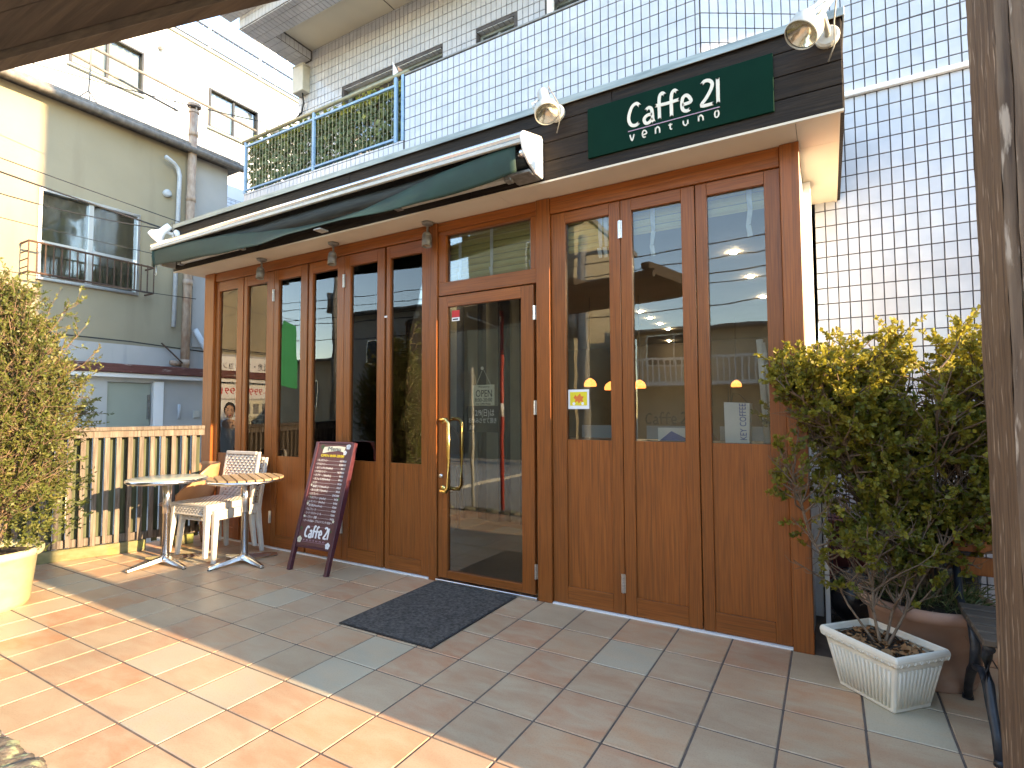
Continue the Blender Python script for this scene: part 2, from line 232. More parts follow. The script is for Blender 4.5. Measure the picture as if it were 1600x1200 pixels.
# ------------------------------------------------------------------ builders
def worigin(o):
    v = Vector((0, 0, 0))
    while o is not None: v = v + o.location; o = o.parent
    return v
def props(o, label=None, cat=None, group=None, kind=None):
    if label: o['label'] = label
    if cat: o['category'] = cat
    if group: o['group'] = group
    if kind: o['kind'] = kind
    return o
def thing(name, label, cat, loc=(0, 0, 0), group=None):
    o = bpy.data.objects.new(name, None); o.empty_display_size = .1; COL.objects.link(o); o.location = loc
    return props(o, label, cat, group)
class MB:
    def __init__(s): s.v = []; s.f = []; s.T = None
    def add(s, vs, fs):
        k = len(s.v)
        if s.T is not None: vs = [tuple(s.T @ Vector(p)) for p in vs]
        s.v += [tuple(p) for p in vs]; s.f += [tuple(i+k for i in f) for f in fs]; return s
    def box(s, x0, x1, y0, y1, z0, z1):
        return s.add([(x0, y0, z0), (x1, y0, z0), (x1, y1, z0), (x0, y1, z0), (x0, y0, z1), (x1, y0, z1), (x1, y1, z1), (x0, y1, z1)],
                     [(0, 3, 2, 1), (4, 5, 6, 7), (0, 1, 5, 4), (1, 2, 6, 5), (2, 3, 7, 6), (3, 0, 4, 7)])
    def tube(s, pts, r, seg=8, caps=True):
        P = [Vector(p) for p in pts]; n = len(P); rs = r if isinstance(r, (list, tuple)) else [r]*n
        k = []; fs = []; ref = None
        for i, p in enumerate(P):
            d = (P[min(i+1, n-1)]-P[max(i-1, 0)]).normalized()
            if ref is None: ref = Vector((0, 0, 1)) if abs(d.z) < .9 else Vector((1, 0, 0))
            a = d.cross(ref)
            if a.length < 1e-4: a = d.orthogonal()
            a.normalize(); b = d.cross(a); ref = -b if False else ref
            for j in range(seg):
                t = 2*math.pi*j/seg; k.append(p+(a*math.cos(t)+b*math.sin(t))*rs[i])
        for i in range(n-1):
            for j in range(seg):
                fs.append((i*seg+j, i*seg+(j+1) % seg, (i+1)*seg+(j+1) % seg, (i+1)*seg+j))
        if caps: fs.append(tuple(range(seg-1, -1, -1))); fs.append(tuple((n-1)*seg+j for j in range(seg)))
        return s.add(k, fs)
    def lathe(s, c, prof, seg=28, ax='z', flip=False):
        c = Vector(c); k = []; fs = []
        for (r, h) in prof:
            for j in range(seg):
                t = 2*math.pi*j/seg
                k.append(c+(Vector((r*math.cos(t), r*math.sin(t), h)) if ax == 'z' else Vector((h, r*math.cos(t), r*math.sin(t))) if ax == 'x' else Vector((r*math.cos(t), h, r*math.sin(t)))))
        for i in range(len(prof)-1):
            for j in range(seg): fs.append((i*seg+j, i*seg+(j+1) % seg, (i+1)*seg+(j+1) % seg, (i+1)*seg+j))
        return s.add(k, fs)
    def prism(s, poly, lo, hi, ax='x'):
        n = len(poly)
        def q(a, b, t): return (t, a, b) if ax == 'x' else (a, t, b) if ax == 'y' else (a, b, t)
        return s.add([q(a, b, lo) for a, b in poly]+[q(a, b, hi) for a, b in poly],
                     [tuple(range(n)), tuple(range(2*n-1, n-1, -1))]+[(i, (i+1) % n, n+(i+1) % n, n+i) for i in range(n)])
    def grid(s, fn, nu, nv, thick=0):
        vs = [fn(i/nu, j/nv) for j in range(nv+1) for i in range(nu+1)]
        return s.add(vs, [(j*(nu+1)+i, j*(nu+1)+i+1, (j+1)*(nu+1)+i+1, (j+1)*(nu+1)+i) for j in range(nv) for i in range(nu)])
    def build(s, name, mat, parent=None, bev=0, smooth=False, solid=0, kind=None, label=None, loc=None, sub=0):
        me = bpy.data.meshes.new(name); org = worigin(parent) if parent is not None else Vector((0, 0, 0))
        if loc is not None: org = org + (Vector(loc)-org)
        me.from_pydata([(p[0]-org.x, p[1]-org.y, p[2]-org.z) for p in s.v], [], s.f); me.update()
        if smooth: me.polygons.foreach_set('use_smooth', [True]*len(me.polygons))
        bm = bmesh.new(); bm.from_mesh(me); bmesh.ops.recalc_face_normals(bm, faces=bm.faces)
        if bev: bmesh.ops.bevel(bm, geom=[e for e in bm.edges if e.is_manifold and e.calc_face_angle(0) > .5], offset=bev, segments=1, affect='EDGES', clamp_overlap=True)
        bm.to_mesh(me); bm.free()
        me.materials.append(K[mat] if isinstance(mat, str) else mat)
        o = bpy.data.objects.new(name, me); COL.objects.link(o)
        if parent is not None: o.parent = parent
        if loc is not None: o.location = Vector(loc)-(worigin(parent) if parent is not None else Vector((0, 0, 0)))
        if solid:
            md = o.modifiers.new('thick', 'SOLIDIFY'); md.thickness = solid; md.offset = 0
        if sub:
            md = o.modifiers.new('sub', 'SUBSURF'); md.levels = sub; md.render_levels = sub
        if kind: o['kind'] = kind
        if label: o['label'] = label
        return o
def kids(o): return [c for c in COL.objects if c.parent == o]
def copy_tree(o, loc=None, parent=None, label=None):
    ch = kids(o); c = o.copy(); COL.objects.link(c); c.parent = parent
    if loc is not None: c.location = loc
    if label: c['label'] = label
    for k in ch: copy_tree(k, None, c)
    return c
def fast_mesh(name, V, F, mat, parent=None, var=None, kind=None, smooth=False):
    """V (n,3), F (m,k) numpy"""
    me = bpy.data.meshes.new(name); org = np.array(worigin(parent)) if parent is not None else np.zeros(3)
    V = V-org; m, k = F.shape
    me.vertices.add(len(V)); me.vertices.foreach_set('co', V.astype(np.float32).ravel())
    me.loops.add(m*k); me.loops.foreach_set('vertex_index', F.astype(np.int32).ravel())
    me.polygons.add(m); me.polygons.foreach_set('loop_start', np.arange(0, m*k, k, dtype=np.int32)); me.update(calc_edges=True)
    if var is not None:
        a = me.attributes.new('var', 'FLOAT', 'FACE'); a.data.foreach_set('value', var.astype(np.float32))
    me.materials.append(K[mat]); me.validate()
    o = bpy.data.objects.new(name, me); COL.objects.link(o)
    if parent is not None: o.parent = parent
    if kind: o['kind'] = kind
    return o
def text(name, body, size, mat, parent, origin, right=(1, 0, 0), upv=(0, 0, 1), align='LEFT', ext=.0008, sx=1, space=1, wcap=None):
    cu = bpy.data.curves.new(name, 'FONT'); cu.body = body; cu.size = size; cu.align_x = align; cu.extrude = ext; cu.space_character = space
    cu.resolution_u = 3
    t = bpy.data.objects.new(name, cu); COL.objects.link(t); bpy.context.view_layer.update()
    me = bpy.data.meshes.new_from_object(t.evaluated_get(bpy.context.evaluated_depsgraph_get())); bpy.data.objects.remove(t)
    r_ = Vector(right).normalized(); u_ = Vector(upv).normalized(); n_ = r_.cross(u_)
    if wcap:
        xs = [v.co.x for v in me.vertices]; wd = max(xs)-min(xs)
        if wd > 0: sx = wcap/wd
    M4 = Matrix((r_*sx, u_, n_)).transposed().to_4x4(); M4.translation = Vector(origin)-worigin(parent)
    me.transform(M4); me.materials.clear(); me.materials.append(K[mat])
    o = bpy.data.objects.new(name, me); COL.objects.link(o); o.parent = parent; return o
def stroke(mb, pts, wd, y, yb):
    """a flat brush stroke in an x-z plane with round ends, from y (front) to yb (back)"""
    P = [Vector((a, b)) for a, b in pts]
    # smooth with Catmull-Rom
    Q = []
    for i in range(len(P)-1):
        p0, p1, p2, p3 = P[max(i-1, 0)], P[i], P[i+1], P[min(i+2, len(P)-1)]
        for t in (0, .25, .5, .75):
            Q.append(.5*((2*p1)+(-p0+p2)*t+(2*p0-5*p1+4*p2-p3)*t*t+(-p0+3*p1-3*p2+p3)*t**3))
    Q.append(P[-1]); L_, R_ = [], []
    for i, q in enumerate(Q):
        d = (Q[min(i+1, len(Q)-1)]-Q[max(i-1, 0)]); d = d.normalized() if d.length > 0 else Vector((1, 0)); n_ = Vector((-d.y, d.x))*wd/2
        L_.append(q+n_); R_.append(q-n_)
    def cap(c, d0):
        a0 = math.atan2(d0.y, d0.x); return [c+Vector((math.cos(a0+t), math.sin(a0+t)))*wd/2 for t in (-math.pi/4, -math.pi/2, -3*math.pi/4)]
    k = len(mb.v); n = len(Q)
    for yy in (y, yb):
        for a, b in zip(L_, R_): mb.v += [(a.x, yy, a.y), (b.x, yy, b.y)]
    for i in range(n-1):
        a = k+2*i; mb.f.append((a, a+1, a+3, a+2))
        mb.f.append((a, a+2, a+2+2*n, a+2*n)); mb.f.append((a+1, a+1+2*n, a+3+2*n, a+3))
    for c, ln, rn in ((Q[0], L_[0], R_[0]), (Q[-1], R_[-1], L_[-1])):
        cp = cap(c, ln-c); b = len(mb.v)
        mb.v += [(ln.x, y, ln.y)]+[(p.x, y, p.y) for p in cp]+[(rn.x, y, rn.y)]
        mb.v += [(ln.x, yb, ln.y)]+[(p.x, yb, p.y) for p in cp]+[(rn.x, yb, rn.y)]
        mb.f.append(tuple(range(b, b+5)))
        for i in range(4): mb.f.append((b+i, b+i+1, b+i+6, b+i+5))

# ================================================================== GROUND AND TERRACE
g = MB(); g.box(-60, 60, -90, 60, -.6, -.16); props(g.build('street', 'street'), 'asphalt street beyond the terrace, coloured pale to bounce light', kind='structure')
ter = MB(); ter.box(-4.52, 3.3, -2.55, 1.1, -.15, -.0035); ter.box(-.9, 3.3, -5.2, -2.55, -.15, -.0035)
terrace = ter.build('terrace', 'fgrout'); props(terrace, 'terrace of beige and terracotta tiles with brown grout', kind='structure')
alley = MB(); alley.box(-9.0, -4.6, -8, 9, -.16, -.1); props(alley.build('alley_paving', 'concrete'), 'concrete alley between fence and cream house', kind='structure')
rows = [0, -.3555, -.676, -.988, -1.292, -1.591, -1.884, -2.172, -2.448]
while rows[-1] > -4.9: rows.append(rows[-1]-.296)
back = [0]; 
while back[-1] < 1.0: back.append(back[-1]+.3)
def tilemesh(wx, wy, n):
    mb = MB(); h = .012; mb.box(-wx/2, wx/2, -wy/2, wy/2, -h, 0)
    o = mb.build(n, 'ftile', bev=.0028); me = o.data; bpy.data.objects.remove(o); return me
edge_x = [-4.5+.3*i for i in range(26)]
rr = random.Random(3)
spots = []
for k in range(len(rows)-1):
    y1, y0 = rows[k], rows[k+1]
    me = tilemesh(.291, (y1-y0)-.009, 'floor_tile')
    for x in edge_x:
        if x > 3.0: continue
        if y0 < -2.5 and x < -.95: continue
        spots.append((x+.15, (y0+y1)/2, me))
for k in range(len(back)-1):
    me = tilemesh(.291, .291, 'floor_tile')
    for x in edge_x:
        if 1.29 < x < 3.0: spots.append((x+.15, (back[k]+back[k+1])/2-.03, me))
def keyd(s): return (s[0]-1.4)**2+(s[1]+3.3)**2+(0 if (s[1] < 0 and s[1] > -2.7) else 60)
spots.sort(key=keyd)
far = MB()
for i, (x, y, me) in enumerate(spots):
    if i < 290:
        o = bpy.data.objects.new('floor_tile', me); COL.objects.link(o); o.parent = terrace
        o.location = (x, y, rr.uniform(-.0006, .0006)); o.rotation_euler = (rr.uniform(-.0012, .0012), rr.uniform(-.0012, .0012), 0)
    else:
        d = .142; far.box(x-.1455, x+.1455, y-d, y+d, -.012, 0)
if far.v: far.build('far_floor_tile', 'ftile', terrace, kind='stuff')
# rough stone border at the terrace edge (bottom left of the photograph)
def rock(name, x0, x1, y0, y1, z0, z1, seed, label=None):
    mb = MB(); nu, nv = 46, 22
    def fn(u, v):
        x = x0+(x1-x0)*u; a = v*math.pi
        yy = (y0+y1)/2-math.cos(a)*(y1-y0)/2; zz = z0+(z1-z0)*(math.sin(a)**.45)
        d = noise.fractal(Vector((x*9+seed, yy*9, zz*9)), .8, 2, 4)*.018
        e = min(u, 1-u); s = min(1, (e*9))**.5
        return (x, (y0+y1)/2+(yy-(y0+y1)/2)*s+d, z0+(zz-z0)*s+d*.8)
    mb.grid(fn, nu, nv); o = mb.build(name, 'moss', smooth=True); props(o, label, 'stone', 'rough stones edging the terrace'); return o
rock('edging_stone', -1.86, -.97, -2.66, -2.395, -.12, .015, 4, 'mossy rough stone at the bottom left corner of the tiled terrace')
rock('edging_stone', -2.9, -1.89, -2.68, -2.47, -.12, .03, 9, 'second rough stone of the terrace edging, left of the corner stone')
rock('edging_stone', -4.2, -2.95, -2.68, -2.47, -.12, .03, 19, 'third rough stone of the terrace edging, beside the cream pot')

# ================================================================== CAFE BUILDING
B = thing('cafe_building', 'white tiled building with a wooden folding-door cafe front on its ground floor', 'building', (0, 0, 0))
s = MB()
s.box(1.41, 6.0, 1.108, 8.5, -.1, 7.1)                       # right body behind tiled wall
s.box(-4.88, 1.408, 1.508, 8.5, 6.25, 7.1)                   # above upper windows (solid lintel)
s.box(-4.88, -3.98, 1.508, 1.9, 3.9, 6.25); s.box(-2.36, -1.87, 1.508, 1.9, 3.9, 6.25); s.box(-1.39, -.95, 1.508, 1.9, 3.9, 6.25); s.box(-.2, 1.408, 1.508, 1.9, 3.9, 6.25)
for a, b in ((-3.98, -2.36), (-1.87, -1.39), (-.95, -.2)): s.box(a, b, 1.508, 1.9, 5.54, 6.25)
s.box(-4.88, 1.408, 1.9, 8.5, 2.95, 6.25)                    # first floor body
s.build('wall', 'grout', B)
s = MB(); s.box(-4.78, .67, .658, .80, 3.31, 4.64); s.v = []; s.f = []
s.box(-2.16, .665, .658, .80, 3.30, 4.66); s.box(-4.78, -2.163, .658, .80, 3.30, 4.0)
p0, p1 = Vector((.674, .658, 0)), Vector((1.40, 1.108, 0)); dd = (p1-p0).normalized(); nn_ = Vector((dd.y, -dd.x, 0))
q = [(p0.x, p0.y), (p1.x, p1.y), (1.40, 1.4), (.667, 1.0)]
s.prism(q, 3.3, 4.66, 'z'); s.box(-4.78, 1.40, .802, 1.506, 3.30, 3.42)
s.build('balcony_parapet', 'grout', B)
# --- tiles
PX, PZ = .0667, .1125
def tile_quadset(mb, o, u, v, w, h, t=.005, tilt=0):
    n = u.cross(v); e = .0016
    a = [o, o+u*w, o+u*w+v*h, o+v*h]; j = [rr.uniform(-1, 1)*.00035 for _ in range(2)]
    top = [o+u*e+v*e, o+u*(w-e)+v*e, o+u*(w-e)+v*(h-e), o+u*e+v*(h-e)]
    top = [p+n*(t+j[0]*(1 if i in (0, 3) else -1)+j[1]*(1 if i < 2 else -1)) for i, p in enumerate(top)]
    mb.add(a+top, [(4, 5, 6, 7), (0, 1, 5, 4), (1, 2, 6, 5), (2, 3, 7, 6), (3, 0, 4, 7)])
def tile_field(mb, o, u, v, lu, lv, holes=(), pu=PX, pv=PZ, g=.0055, skip=None):
    o = Vector(o); u = Vector(u).normalized(); v = Vector(v).normalized(); nu = int(lu/pu+1e-6); nv = int(lv/pv+1e-6)
    iu = lu-nu*pu; iv = lv-nv*pv
    for i in range(nu+(1 if iu > .02 else 0)):
        for j in range(nv+(1 if iv > .02 else 0)):
            w = pu if i < nu else iu; h = pv if j < nv else iv
            a, b = i*pu, j*pv
            if any(a+w > x0+1e-4 and a < x1-1e-4 and b+h > z0+1e-4 and b < z1-1e-4 for x0, x1, z0, z1 in holes): continue
            if skip and skip(i, j): continue
            tile_quadset(mb, o+u*(a+g/2)+v*(b+g/2), u, v, w-g, h-g)
X, Z, Y = (1, 0, 0), (0, 0, 1), (0, 1, 0)
# right wall: the tiles nearest the camera are pieces of their own
tm = MB(); tile_quadset(tm, Vector((0, 0, 0)), Vector(X), Vector(Z), PX-.0055, PZ-.0055); tme = tm.build('wall_tile', 'tile_w').data
bpy.data.objects.remove([o for o in COL.objects if o.data == tme][0])
single = set(); cells = []
z_off = .03; x_off = 1.3650-.0667*0
for i in range(14):
    for j in range(38):
        x = 1.362+i*PX; z = z_off+j*PZ
        if z > 1.55 and not (3.475 < z+PZ*.5 < 3.56): cells.append(((x-1.4)**2+4.4**2+(z-1.3)**2, i, j))
cells.sort(); 
for _, i, j in cells[:296]: single.add((i, j))
for i, j in single:
    o = bpy.data.objects.new('wall_tile', tme); COL.objects.link(o); o.parent = B
    o.location = (1.362+i*PX, 1.105+rr.uniform(-.0006, .0006), z_off+j*PZ); o.rotation_euler = (rr.uniform(-.004, .004), 0, rr.uniform(-.005, .005))
tf = MB(); tile_field(tf, (1.362, 1.105, z_off), X, Z, 2.9, 4.5, skip=lambda i, j: (i, j) in single or j == 31)
tile_field(tf, (-2.16, .655, 3.305), X, Z, 2.834, 1.35)
tile_field(tf, (-4.78, .655, 3.305), X, Z, 2.62, .70)
tile_field(tf, (.674+.003, .655, 3.305), dd, Z, .85, 1.35)
holes = [(-3.98+4.88, -2.36+4.88, -1, 1.54), (-1.87+4.88, -1.39+4.88, -1, 1.54), (-.95+4.88, -.2+4.88, -1, 1.54)]
tile_field(tf, (-4.88, 1.505, 4.0), X, Z, 6.28, 2.276, holes)
for a, b in ((-3.98, -2.36), (-1.87, -1.39), (-.95, -.2)):       # tiled window head, seen from below
    tile_field(tf, (a, 1.62, 5.537), X, (0, -1, 0), b-a, .11)
tf.build('small_wall_tile', 'tile_w', B, kind='stuff')
# soffit of the storey above and its tiled edge beams
s = MB(); s.box(-4.61, 1.4, .94, 1.503, 6.276, 6.36); sfp = s.build('upper_soffit_panel', 'soffit2', B)
for xx in (-3.1, -1.2, .6):
    s = MB(); s.box(xx-.004, xx+.004, .95, 1.5, 6.271, 6.2755); s.build('panel_joint', 'grout', sfp)
for q_ in ((-4.9, 1.4, .624, .94, 6.138, 7.0), (-4.9, -4.612, .942, 1.50, 6.138, 7.0), (-5.08, 1.4, .42, .622, 6.30, 7.1)): s = MB(); s.box(*q_); s.build('edge_beam', 'grout', B)
s = MB(); s.box(5.5, 8.5, -.57, 1.10, 6.15, 9.9); s.build('unseen_shade_block', 'grout', B)  # unseen block added to cast shade on the cream house
tf = MB(); tile_field(tf, (-4.9, .622, 6.138), X, Z, 6.2, .16); tile_field(tf, (-4.9, .938, 6.136), X, (0, -1, 0), 6.2, .312)
tile_field(tf, (-4.9, 1.48, 6.136), X, (0, -1, 0), .288, .54); tile_field(tf, (-5.08, .418, 6.30), X, Z, 6.4, .7); tile_field(tf, (-5.08, .62, 6.298), X, (0, -1, 0), 6.4, .2)
tile_field(tf, (-4.902, 1.48, 6.138), (0, -1, 0), Z, .86, .8); tile_field(tf, (-4.609, .945, 6.14), (0, 1, 0), Z, .55, .13)
tf.build('edge_beam_tile', 'tile_w', B, kind='stuff')
# parapet coping, upper windows, downpipe
s = MB(); s.box(-2.165, .69, .645, .815, 4.662, 4.680); s.build('coping', 'greyaged', B, bev=.003)
for a, b in ((-3.98, -2.36), (-1.87, -1.39), (-.95, -.2)):
    f_ = MB(); t = .035
    f_.box(a, b, 1.58, 1.64, 5.50, 5.534); f_.box(a, a+t, 1.58, 1.64, 4.2, 5.50); f_.box(b-t, b, 1.58, 1.64, 4.2, 5.50); f_.box((a+b)/2-t/2, (a+b)/2+t/2, 1.59, 1.65, 4.2, 5.50)
    win = f_.build('upper_window', 'galv', B, bev=.002)
    q = MB(); q.box(a+t, b-t, 1.61, 1.615, 4.2, 5.50); q.build('pane', 'glass_far', win)
    q = MB(); q.box(a, b, 1.80, 1.81, 4.1, 5.53); q.build('curtain', 'int_light', win)
s = MB(); s.tube([(-.98+.05, 1.46, 4.5), (-.93, 1.46, 6.27)], .04, 14); s.build('downpipe', 'white', B, smooth=True)
s = MB(); s.tube([(-.93, 1.46, 5.62), (-.93, 1.46, 5.66)], .047, 14); s.build('pipe_collar', 'greypipe', B, smooth=True)
s = MB(); s.box(1.36, 4.2, 1.07, 1.104, 3.515, 3.55); s.build('trim_strip', 'white', B, bev=.004)
# canopy roof + fascia boards
s = MB(); s.box(-4.56, 1.50, -.245, .65, 2.83, 3.27); s.build('canopy', 'grout', B)
hs_ = [2.786, 2.912, 3.036, 3.160, 3.270]
for k in range(4):
    xs = [-4.56, -1.93, .32, 1.515] if k % 2 else [-4.56, -3.1, -.72, 1.515]
    for a, b in zip(xs, xs[1:]):
        s = MB(); s.box(a+.001, b-.001, -.27, -.247, hs_[k]+.0025, hs_[k+1]-.0015); s.build('fascia_board', 'fascia', B, bev=.002)
for k in range(4):
    s = MB(); s.box(1.502, 1.52, -.246, 1.10, hs_[k]+.0025, hs_[k+1]-.0015); s.build('side_fascia_board', 'fascia', B, bev=.002)
s = MB(); s.box(-4.58, 1.53, -.285, .64, 3.272, 3.292); s.box(-4.58, 1.53, -.291, -.2855, 3.247, 3.292); s.box(1.5215, 1.53, -.285, 1.1, 3.25, 3.292); s.build('flashing', 'galv', B, bev=.002)
# soffit boards of canopy
xs = [-4.545, -2.72, -.53, 1.30]
for a, b in zip(xs, xs[1:]):
    s = MB(); s.box(a+.0012, b-.0012, -.246, .06, 2.789, 2.80); s.build('soffit_board', 'soffit', B)
s = MB(); s.box(1.3015, 1.50, -.246, .10, 2.789, 2.80); s.build('soffit_board', 'soffit', B)
s = MB(); s.box(1.3015, 1.50, .1025, 1.10, 2.789, 2.80); s.build('soffit_board', 'soffit', B)
s = MB(); s.box(1.489, 1.501, -.247, 1.10, 2.779, 2.7885); s.box(-4.56, 1.515, -.268, -.249, 2.776, 2.7885); s.build('soffit_trim', 'soffit', B)
# ---- joinery
def part(name, m, x0, x1, y0, y1, z0, z1, par=B, bev=.003, label=None):
    s = MB(); s.box(x0, x1, y0, y1, z0, z1); return s.build(name, m, par, bev=bev, label=label)
part('corner_post', 'wood_v', -4.40, -4.232, -.02, .16, 0, 2.786)
part('frame_post', 'wood_v', -1.300, -1.225, -.014, .13, 0, 2.786); part('frame_post', 'wood_v', -.345, -.238, -.014, .13, 0, 2.786)
part('corner_post', 'wood_v', 1.207, 1.306, -.02, .10, 0, 2.786)
part('header_rail', 'wood_h', -4.230, -1.302, -.004, .12, 2.690, 2.786); part('header_rail', 'wood_h', -1.223, -.347, -.004, .12, 2.713, 2.786); part('header_rail', 'wood_h', -.236, 1.205, -.004, .12, 2.672, 2.786)
part('threshold', 'white', -4.23, -1.302, -.012, .12, 0, .008, bev=0); part('threshold', 'white', -.236, 1.205, -.012, .12, 0, .008, bev=0); part('threshold', 'alu', -1.223, -.347, -.03, .12, 0, .022, bev=.003)
def leaf(x0, x1, gx0, gx1, gz, top, gtop, y=.008):
    mb = MB(); b_ = .125
    mb.box(x0, gx0, y, y+.04, .012, top); mb.box(gx1, x1, y, y+.04, .012, top)
    o = mb.build('folding_door', 'wood_v', B, bev=.0025)
    for z0_, z1_ in ((gtop, top-.0006), (.0126, b_)): r_ = MB(); r_.box(gx0+.0006, gx1-.0006, y+.0006, y+.0394, z0_, z1_); r_.build('rail', 'wood_h', o, bev=.0015)
    p_ = MB(); p_.box(gx0+.0008, gx1-.0008, y+.013, y+.034, b_+.0008, gz); p_.build('lower_panel', 'wood_v', o)
    g_ = MB(); g_.box(gx0-.004, gx1+.004, y+.022, y+.027, gz+.0008, gtop+.004); g_.build('glass_pane', 'glass', o)
    return o
Lx = [(-4.228, -3.757, -4.175, -3.852), (-3.741, -3.262, -3.690, -3.370), (-3.258, -2.772, -3.19, -2.865), (-2.750, -2.285, -2.70, -2.370), (-2.281, -1.800, -2.207, -1.885), (-1.778, -1.304, -1.737, -1.395)]
Rx = [(-.234, .264, -.129, .188), (.268, .735, .341, .655), (.741, 1.205, .807, 1.122)]
leaves = []
for x0, x1, a, b in Lx: leaves.append(leaf(x0, x1, a, b, .875, 2.686, 2.585))
for x0, x1, a, b in Rx: leaves.append(leaf(x0, x1, a, b, 1.103, 2.668, 2.592))
def hinge(x, z, par, h=.10, y=-.004):
    s = MB(); 
    for k in range(5): s.tube([(x, y, z-h/2+k*h/5+.001), (x, y, z-h/2+(k+1)*h/5-.001)], .0075, 10)
    s.box(x-.014, x+.014, y+.006, y+.0105, z-h/2, z+h/2); s.build('hinge', 'nickel', par, smooth=False)
for x, z, k in ((-3.260, 2.44, 1), (-3.260, .29, 1), (-2.283, 2.46, 3), (-2.283, .3, 3), (.266, 2.476, 6), (.257, .205, 6)): hinge(x, z, leaves[k], .115)
# transom window over the door, and the door itself
t_ = MB(); 
t_.box(-1.222, -.348, 0.001, .05, 2.202, 2.306); t_.box(-1.222, -.348, .001, .05, 2.680, 2.711); tr = t_.build('transom_window', 'wood_h', B, bev=.002)
for a, b in ((-1.222, -1.150), (-.395, -.348)): t_ = MB(); t_.box(a, b, .001, .05, 2.3065, 2.6795); t_.build('side_frame', 'wood_v', tr, bev=.002)
t_ = MB(); t_.box(-1.153, -.392, .030, .035, 2.304, 2.682); t_.build('glass_pane', 'glass', tr)
d_ = MB(); d_.box(-1.215, -1.128, -.004, .036, .03, 2.192); d_.box(-.474, -.372, -.004, .036, .03, 2.192); door = d_.build('entrance_door', 'wood_v', B, bev=.0025)
for z0_, z1_ in ((2.108, 2.1914), (.0306, .088)): d_ = MB(); d_.box(-1.1274, -.4746, -.0034, .0354, z0_, z1_); d_.build('rail', 'wood_h', door, bev=.0015)
d_ = MB(); d_.box(-1.131, -.471, .014, .019, .085, 2.111); d_.build('glass_pane', 'glass', door)
for z in (1.99, 1.32, .19): hinge(-.366, z, door, .10, -.008)
def handle(y, sgn, x1, dx):
    s = MB(); k = sgn
    s.tube([(x1, y, 1.225), (x1, y+.035*k, 1.228), (x1+dx*.25, y+.055*k, 1.236), (x1+dx*.75, y+.062*k, 1.236), (x1+dx, y+.064*k, 1.205), (x1+dx, y+.064*k, .965), (x1+dx, y+.064*k, .725), (x1+dx*.75, y+.062*k, .692), (x1+dx*.25, y+.055*k, .692), (x1, y+.035*k, .70), (x1, y, .703)], .0145, 14)
    s.lathe((x1, y, 1.225), [(.001, -.001), (.026, -.001), (.026, .006*k), (.001, .006*k)], 20, 'y'); s.lathe((x1, y, .703), [(.001, -.001), (.026, -.001), (.026, .006*k), (.001, .006*k)], 20, 'y')
    s.build('pull_handle', 'brass', door, smooth=True)
handle(-.006, -1, -1.168, .098); handle(.038, 1, -1.17, .10)
s = MB(); s.lathe((-1.185, -.005, .80), [(.001, -.012), (.014, -.012), (.017, -.004), (.017, .001)], 18, 'y'); s.build('lock_cylinder', 'nickel', door, smooth=True)
# shop side wall (right) with white render, left side wall
part('side_trim', 'wood_v', 1.272, 1.3045, .102, .155, 0, 2.786, bev=.002); part('side_wall', 'white', 1.285, 1.3005, .157, 1.10, 0, 2.786, bev=0)
part('side_pilaster', 'white', 1.30, 1.345, .62, .74, 0, 2.786, bev=.003)
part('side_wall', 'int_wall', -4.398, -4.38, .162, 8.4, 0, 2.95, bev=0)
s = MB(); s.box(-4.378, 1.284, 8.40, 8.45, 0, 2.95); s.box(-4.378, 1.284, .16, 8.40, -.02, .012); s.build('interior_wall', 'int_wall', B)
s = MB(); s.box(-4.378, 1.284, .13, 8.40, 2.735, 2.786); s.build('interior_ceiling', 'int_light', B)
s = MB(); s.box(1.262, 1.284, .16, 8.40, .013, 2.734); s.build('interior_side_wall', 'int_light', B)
s = MB(); s.box(-4.35, -1.30, .20, .50, .84, .87); s.box(-.235, 1.25, .10, .34, 1.07, 1.10); s.build('window_counter', 'wood_dark', B)
# railing of the balcony
rl = MB(); yb = .66
rl.tube([(-4.82, yb, 4.665), (-2.12, yb, 4.70)], .021, 12)
rail = rl.build('balcony_railing', 'toprail', B, smooth=True)
rl = MB()
for a, b in ((-4.76, -3.53), (-3.50, -2.30)):
    rl.box(a, b, yb-.012, yb+.012, 4.585, 4.61); rl.box(a, b, yb-.012, yb+.012, 4.03, 4.052)
rl.build('rail_bar', 'blue_rail', rail, bev=.002)
for a in (-4.765, -3.515, -2.285, -2.19):
    q = MB(); q.box(a-.016, a+.016, yb-.016, yb+.016, 4.0, 4.68); q.build('railing_post', 'blue_rail', rail, bev=.002)
rl = MB(); a = -4.72
while a < -2.31:
    rl.tube([(a, yb, 4.052), (a, yb, 4.585)], .0027, 5, False); a += .058
for z in (4.15, 4.27, 4.39, 4.50): rl.tube([(-4.76, yb+.006, z), (-2.3, yb+.006, z)], .0016, 4, False)
rl.build('thin_bar', 'toprail', rail, kind='stuff')
jb = MB(); jb.box(-4.86, -4.64, 1.38, 1.50, 5.68, 6.04); jb.box(-4.87, -4.63, 1.372, 1.50, 6.041, 6.06)
props(jb.build('junction_box', 'offwhite_metal', bev=.008), 'beige electrical box high on the tiled balcony wall', 'electrical box')
jc = MB(); jc.tube([(-4.72, 1.44, 5.68), (-4.72, 1.46, 5.55), (-4.78, 1.48, 5.44), (-4.93, 1.48, 5.38)], .012, 6); props(jc.build('power_cable', 'wire', smooth=True), 'grey cable looping down from the beige electrical box', 'cable')
sl = MB(); sl.tube([(-4.98, 1.2, 5.1), (-4.66, 1.15, 4.98)], [.035, .05], 10); props(sl.build('security_camera', 'greyaged', smooth=True), 'dark tubular lamp at the left end of the balcony', 'lamp')
